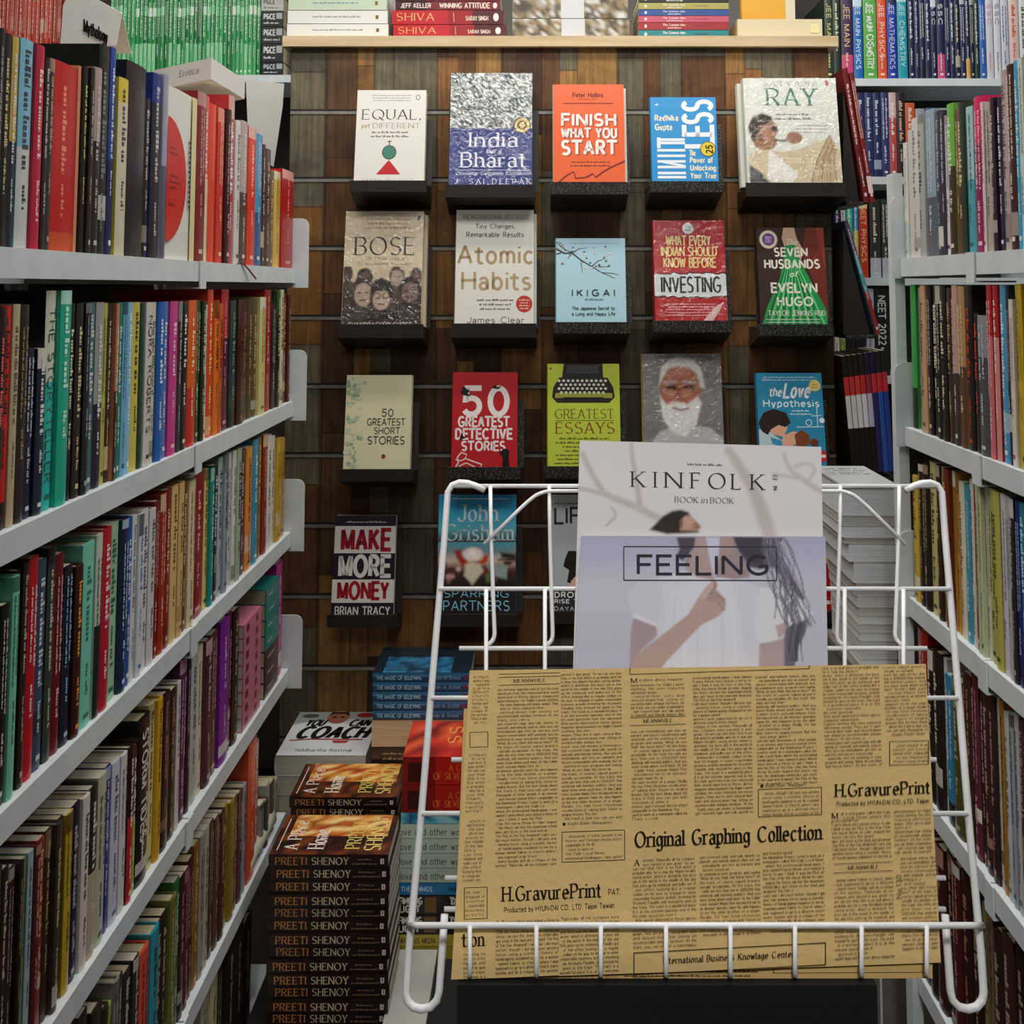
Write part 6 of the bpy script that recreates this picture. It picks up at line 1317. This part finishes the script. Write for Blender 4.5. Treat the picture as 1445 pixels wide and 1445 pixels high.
A.O(879.5, 774, 1094, 825, 1.5, '33313d'); sq(A, 'FEELING', 897, 788, 1084, 815.5, '2b2933', 'b', 12, .27)
A.build('cover_print', MATTE, fr_)
# newsprint: a rear folded sheet and the front one
INK = '221b13'
qn2 = ((655, 1000), (1308, 1000), (1314, 1379), (640, 1379))
nr, NS, _ = sheet('newspaper', 'brown newspaper tucked in the rack, its lower edge showing beneath the front one', 'newspaper', qn2, .0222, .003, 'c8a86c', 'brown newspapers in the rack', .001, NEWS, part='folded_sheet')
A = sheet_art(NS, qn2, 5); A.L([(1090, 1372), (1310, 1371)], 1.2, INK); A.L([(1090, 1372), (1090, 1366)], 1.2, INK); A.quads(marks(A.r, 880, 1367, 1075, 1378, 2, 'l', .9), INK); A.build('page_print', NEWS, nr)
qn = ((663, 946), (1305, 937), (1326, 1357), (637, 1381))
nw, WS, _ = sheet('newspaper', 'brown newspaper printed with dense black columns, across the front of the rack', 'newspaper', qn, .0265, .0025, 'd2b378', 'brown newspapers in the rack', .0012, NEWS, seed=3, part='folded_sheet')
A = sheet_art(WS, qn, 6)
LOREM = ("to Church,' where I was supposed to go to a different church every Sunday and do a critique of the sermon. ''Naturally all my critiques sure earnest it was great.'' So we can see that Dick is no Bull which is probably why he is now the Miami Herald's racing writer, which is definitely the best job in the world. In the middle of the day Dick picks up his notebook and walks out of the office, looking like a regular civilian on his way to engage in some responsible business activity involving his Accounts Payable, only instead he goes to the track. "
 "The track is a wonderful place. It is at the extreme opposite end of the life-style spectrum from the repressed little world depicted in those glossy magazine advertisements for Ralph Lauren clothing, the ones featuring old-money wasps. They are in dark natural-fiber suits and slicked-down hair sitting on uncomfortable antique furniture. At the track, you can smoke a humongous spit-covered cigar and talk openly to yourself, and nobody notices. Also you can immediately get into an earnest and sincere conversation with anybody, just by pointing in your program and saying, ''What do you think this horse here?'' "
 "At the track, of course, naked greed is socially acceptable. At the track, the odds are less than one in 1,000,000 that anybody will mention politics. And you never know whom you'll meet. At the Calder track outside Miami, Dick introduced me to an elevator operator name Vic, who happens to be the older brother of a singer. Really, Vic has fond christmas recollections of taking little Steve to singing lessons. But the best things about the track is that you can join with thousands of other people in an intense and frenzied mental effort comparable to the Manhattan Project. "
 "I used to work at a newspaper called the Daily Local News where the professional handicapper, I was named Francis Mood, once picked a horse to win. I think it was his Pick of the Day. Only this horse threw its rider, leaped the fence, ran into the downtown infield lake, got stuck in the mud and drowned. The Pick of the Day drowned! I can't say I did much better, though I did pick one winning horse, using a scientific theory of handicapping explained to me by a woman named Valerie. ").split()
WI = [0]
def column(x0, x1, y0, y1, sk=0.012, h=3.7, pitch=5.72, sty='c', dx=0.0, indent=True):
    """justified newspaper column, lines climbing a little to the right; dx leans the column"""
    y = y0; per = int((x1 - x0) / 2.02); r = A.r; qs = []
    while y < y1:
        n = per - (2 if r.random() < .14 else 0); ln = ''
        while True:
            w_ = LOREM[WI[0] % len(LOREM)]
            if len(ln) + len(w_) + 1 > n and ln: break
            ln = (ln + ' ' + w_).strip(); WI[0] += 1
            if len(ln) > n: break
        last = r.random() < .09; xs = x0 + (4 if n < per else 0) + (y - y0) * dx; xe = x1 + (y - y0) * dx
        if last: xe = xs + (xe - xs) * r.uniform(.45, .85); ln = ln[:int(len(ln) * (xe - xs) / (x1 - x0))]
        if ln:
            for q in text_quads(ln, xs, y, xe, y + h, sty, 45, .19): qs.append([(a, b - (a - xs) * sk) for a, b in q])
        y += pitch
    A.quads(qs, INK)
def rule(x0, x1, y, sk=0.012, w_=.9): A.L([(x0, y), (x1, y - (x1 - x0) * sk)], w_, INK)
def frame(x0, y0, x1, y1, sk=0.012, w_=1.0):
    q = [(x0, y0), (x1, y0 - (x1 - x0) * sk), (x1, y1 - (x1 - x0) * sk), (x0, y1), (x0, y0)]; A.L(q[:2], w_, INK); A.L(q[1:3], w_, INK); A.L(q[2:4], w_, INK); A.L(q[3:], w_, INK)
def meanwhile(x0, x1, y, k=.26):
    rule(x0, x1, y - 7); rule(x0, x1, y + 5); m_ = (x0 + x1) / 2; sq(A, 'MEANWHILE', m_ - (x1 - x0) * k, y - 4, m_ + (x1 - x0) * k, y + 1, INK, 'S', 20, sk=.012)
column(668, 691, 950, 1022, dx=-.06); frame(663, 1035, 688, 1057); column(661, 686, 1066, 1150, dx=-.06); column(658, 684, 1160, 1244, dx=-.08); frame(655, 1252, 687, 1293); column(657, 684, 1256, 1290, .012, 3.8, 5.9, 'si', -.05, False)
sq(A, 'tion', 652, 1310, 683, 1328, INK, 'S', 15, sk=.0); column(654, 685, 1336, 1378)
rule(704, 790, 948); meanwhile(704, 790, 960); column(702, 788, 970, 1226, dx=-.016); column(791, 876, 948, 1162, dx=.004); sq(A, 'Knight-Ridder Newspapers', 800, 1166.5, 862, 1170.5, INK, 'si', 30, sk=.012); A.E(795, 1169, 2.2, 2.2, INK, 10)
frame(792, 1180, 880, 1221); column(797, 876, 1184, 1218, .012, 3.8, 6.0, 'si', 0, False)
sq(A, 'H.GravurePrint', 708, 1252, 847, 1271, INK, 'S', 14, sk=.015); sq(A, 'PAT.', 857, 1259, 874, 1266.5, INK, 'n', sk=.01); sq(A, 'Producted by HYUN-DAI CO., LTD. Taipei Taiwan', 711, 1279, 865, 1285.5, INK, 'n', 24, sk=.015)
sq(A, 'M', 701, 1296, 710, 1303, INK, 'S', 18); column(713, 788, 1296, 1301); column(700, 788, 1303, 1364, dx=-.02); meanwhile(699, 788, 1376); column(790, 872, 1294, 1378, dx=-.01)
A.L([(888, 941), (888, 951), (1140, 946), (1140, 941)], 1.1, INK); sq(A, 'M', 889, 957, 898, 964, INK, 'S', 18); column(901, 962, 958, 963); column(889, 964, 966, 1014); meanwhile(888, 966, 1024); column(889, 967, 1036, 1166, dx=.012); column(976, 1058, 956, 1160, dx=.014); column(1064, 1148, 956, 1118, dx=.02)
sq(A, 'Knight-Ridder Newspapers', 1078, 1119, 1135, 1123, INK, 'si', 30, sk=.012); A.E(1073, 1121.5, 2.2, 2.2, INK, 10); frame(1068, 1126, 1157, 1165); column(1073, 1153, 1130, 1161, .012, 3.8, 6.0, 'si', .02, False)
sq(A, 'Original Graphing Collection', 894, 1182, 1157, 1203, INK, 'S', 14, sk=.017)
sq(A, 'A', 893, 1220, 901, 1228, INK, 'S', 18); column(905, 978, 1219, 1228); column(891, 980, 1230, 1333, dx=.006); column(985, 1070, 1217, 1324, dx=.01); column(1074, 1160, 1214, 1312, dx=.012); sq(A, 'Science writer Daniel S. Greenberg', 1085, 1318, 1163, 1322, INK, 'si', 30, sk=.012)
frame(893, 1342, 1162, 1370, .017, 1.3); sq(A, 'International Business Knowlage Center', 934, 1349, 1118, 1357, INK, 'S', 18, sk=.017)
column(1158, 1238, 944, 1098, .018, dx=.03); column(1244, 1303, 944, 1046, .018, dx=.045); sq(A, 'Knight-Ridder News', 1256, 1047, 1303, 1051, INK, 'si', 30, sk=.014); frame(1253, 1060, 1308, 1095, .012); column(1258, 1308, 1064, 1092, .012, 3.8, 5.9, 'si', .02, False)
sq(A, 'H.GravurePrint', 1176, 1121, 1310, 1139, INK, 'S', 14, sk=.015); sq(A, 'Producted by HYUN-DAI CO., LTD. Taipei', 1178, 1146, 1308, 1152, INK, 'n', 24, sk=.012)
sq(A, 'M', 1171, 1162, 1180, 1170, INK, 'S', 18); column(1184, 1254, 1161, 1169); column(1171, 1254, 1171, 1228, dx=.02); meanwhile(1174, 1257, 1240); column(1174, 1258, 1253, 1356, dx=.014); column(1259, 1311, 1160, 1222, dx=.02); column(1268, 1318, 1226, 1350, dx=.02)
A.quads([[(1262 + (b - 0), 1282 - a) for a, b in q] for q in text_quads('No:130', 0, 0, 32, 7, 'n', 20)], '4a4030')
A.build('page_print', NEWS, nw)
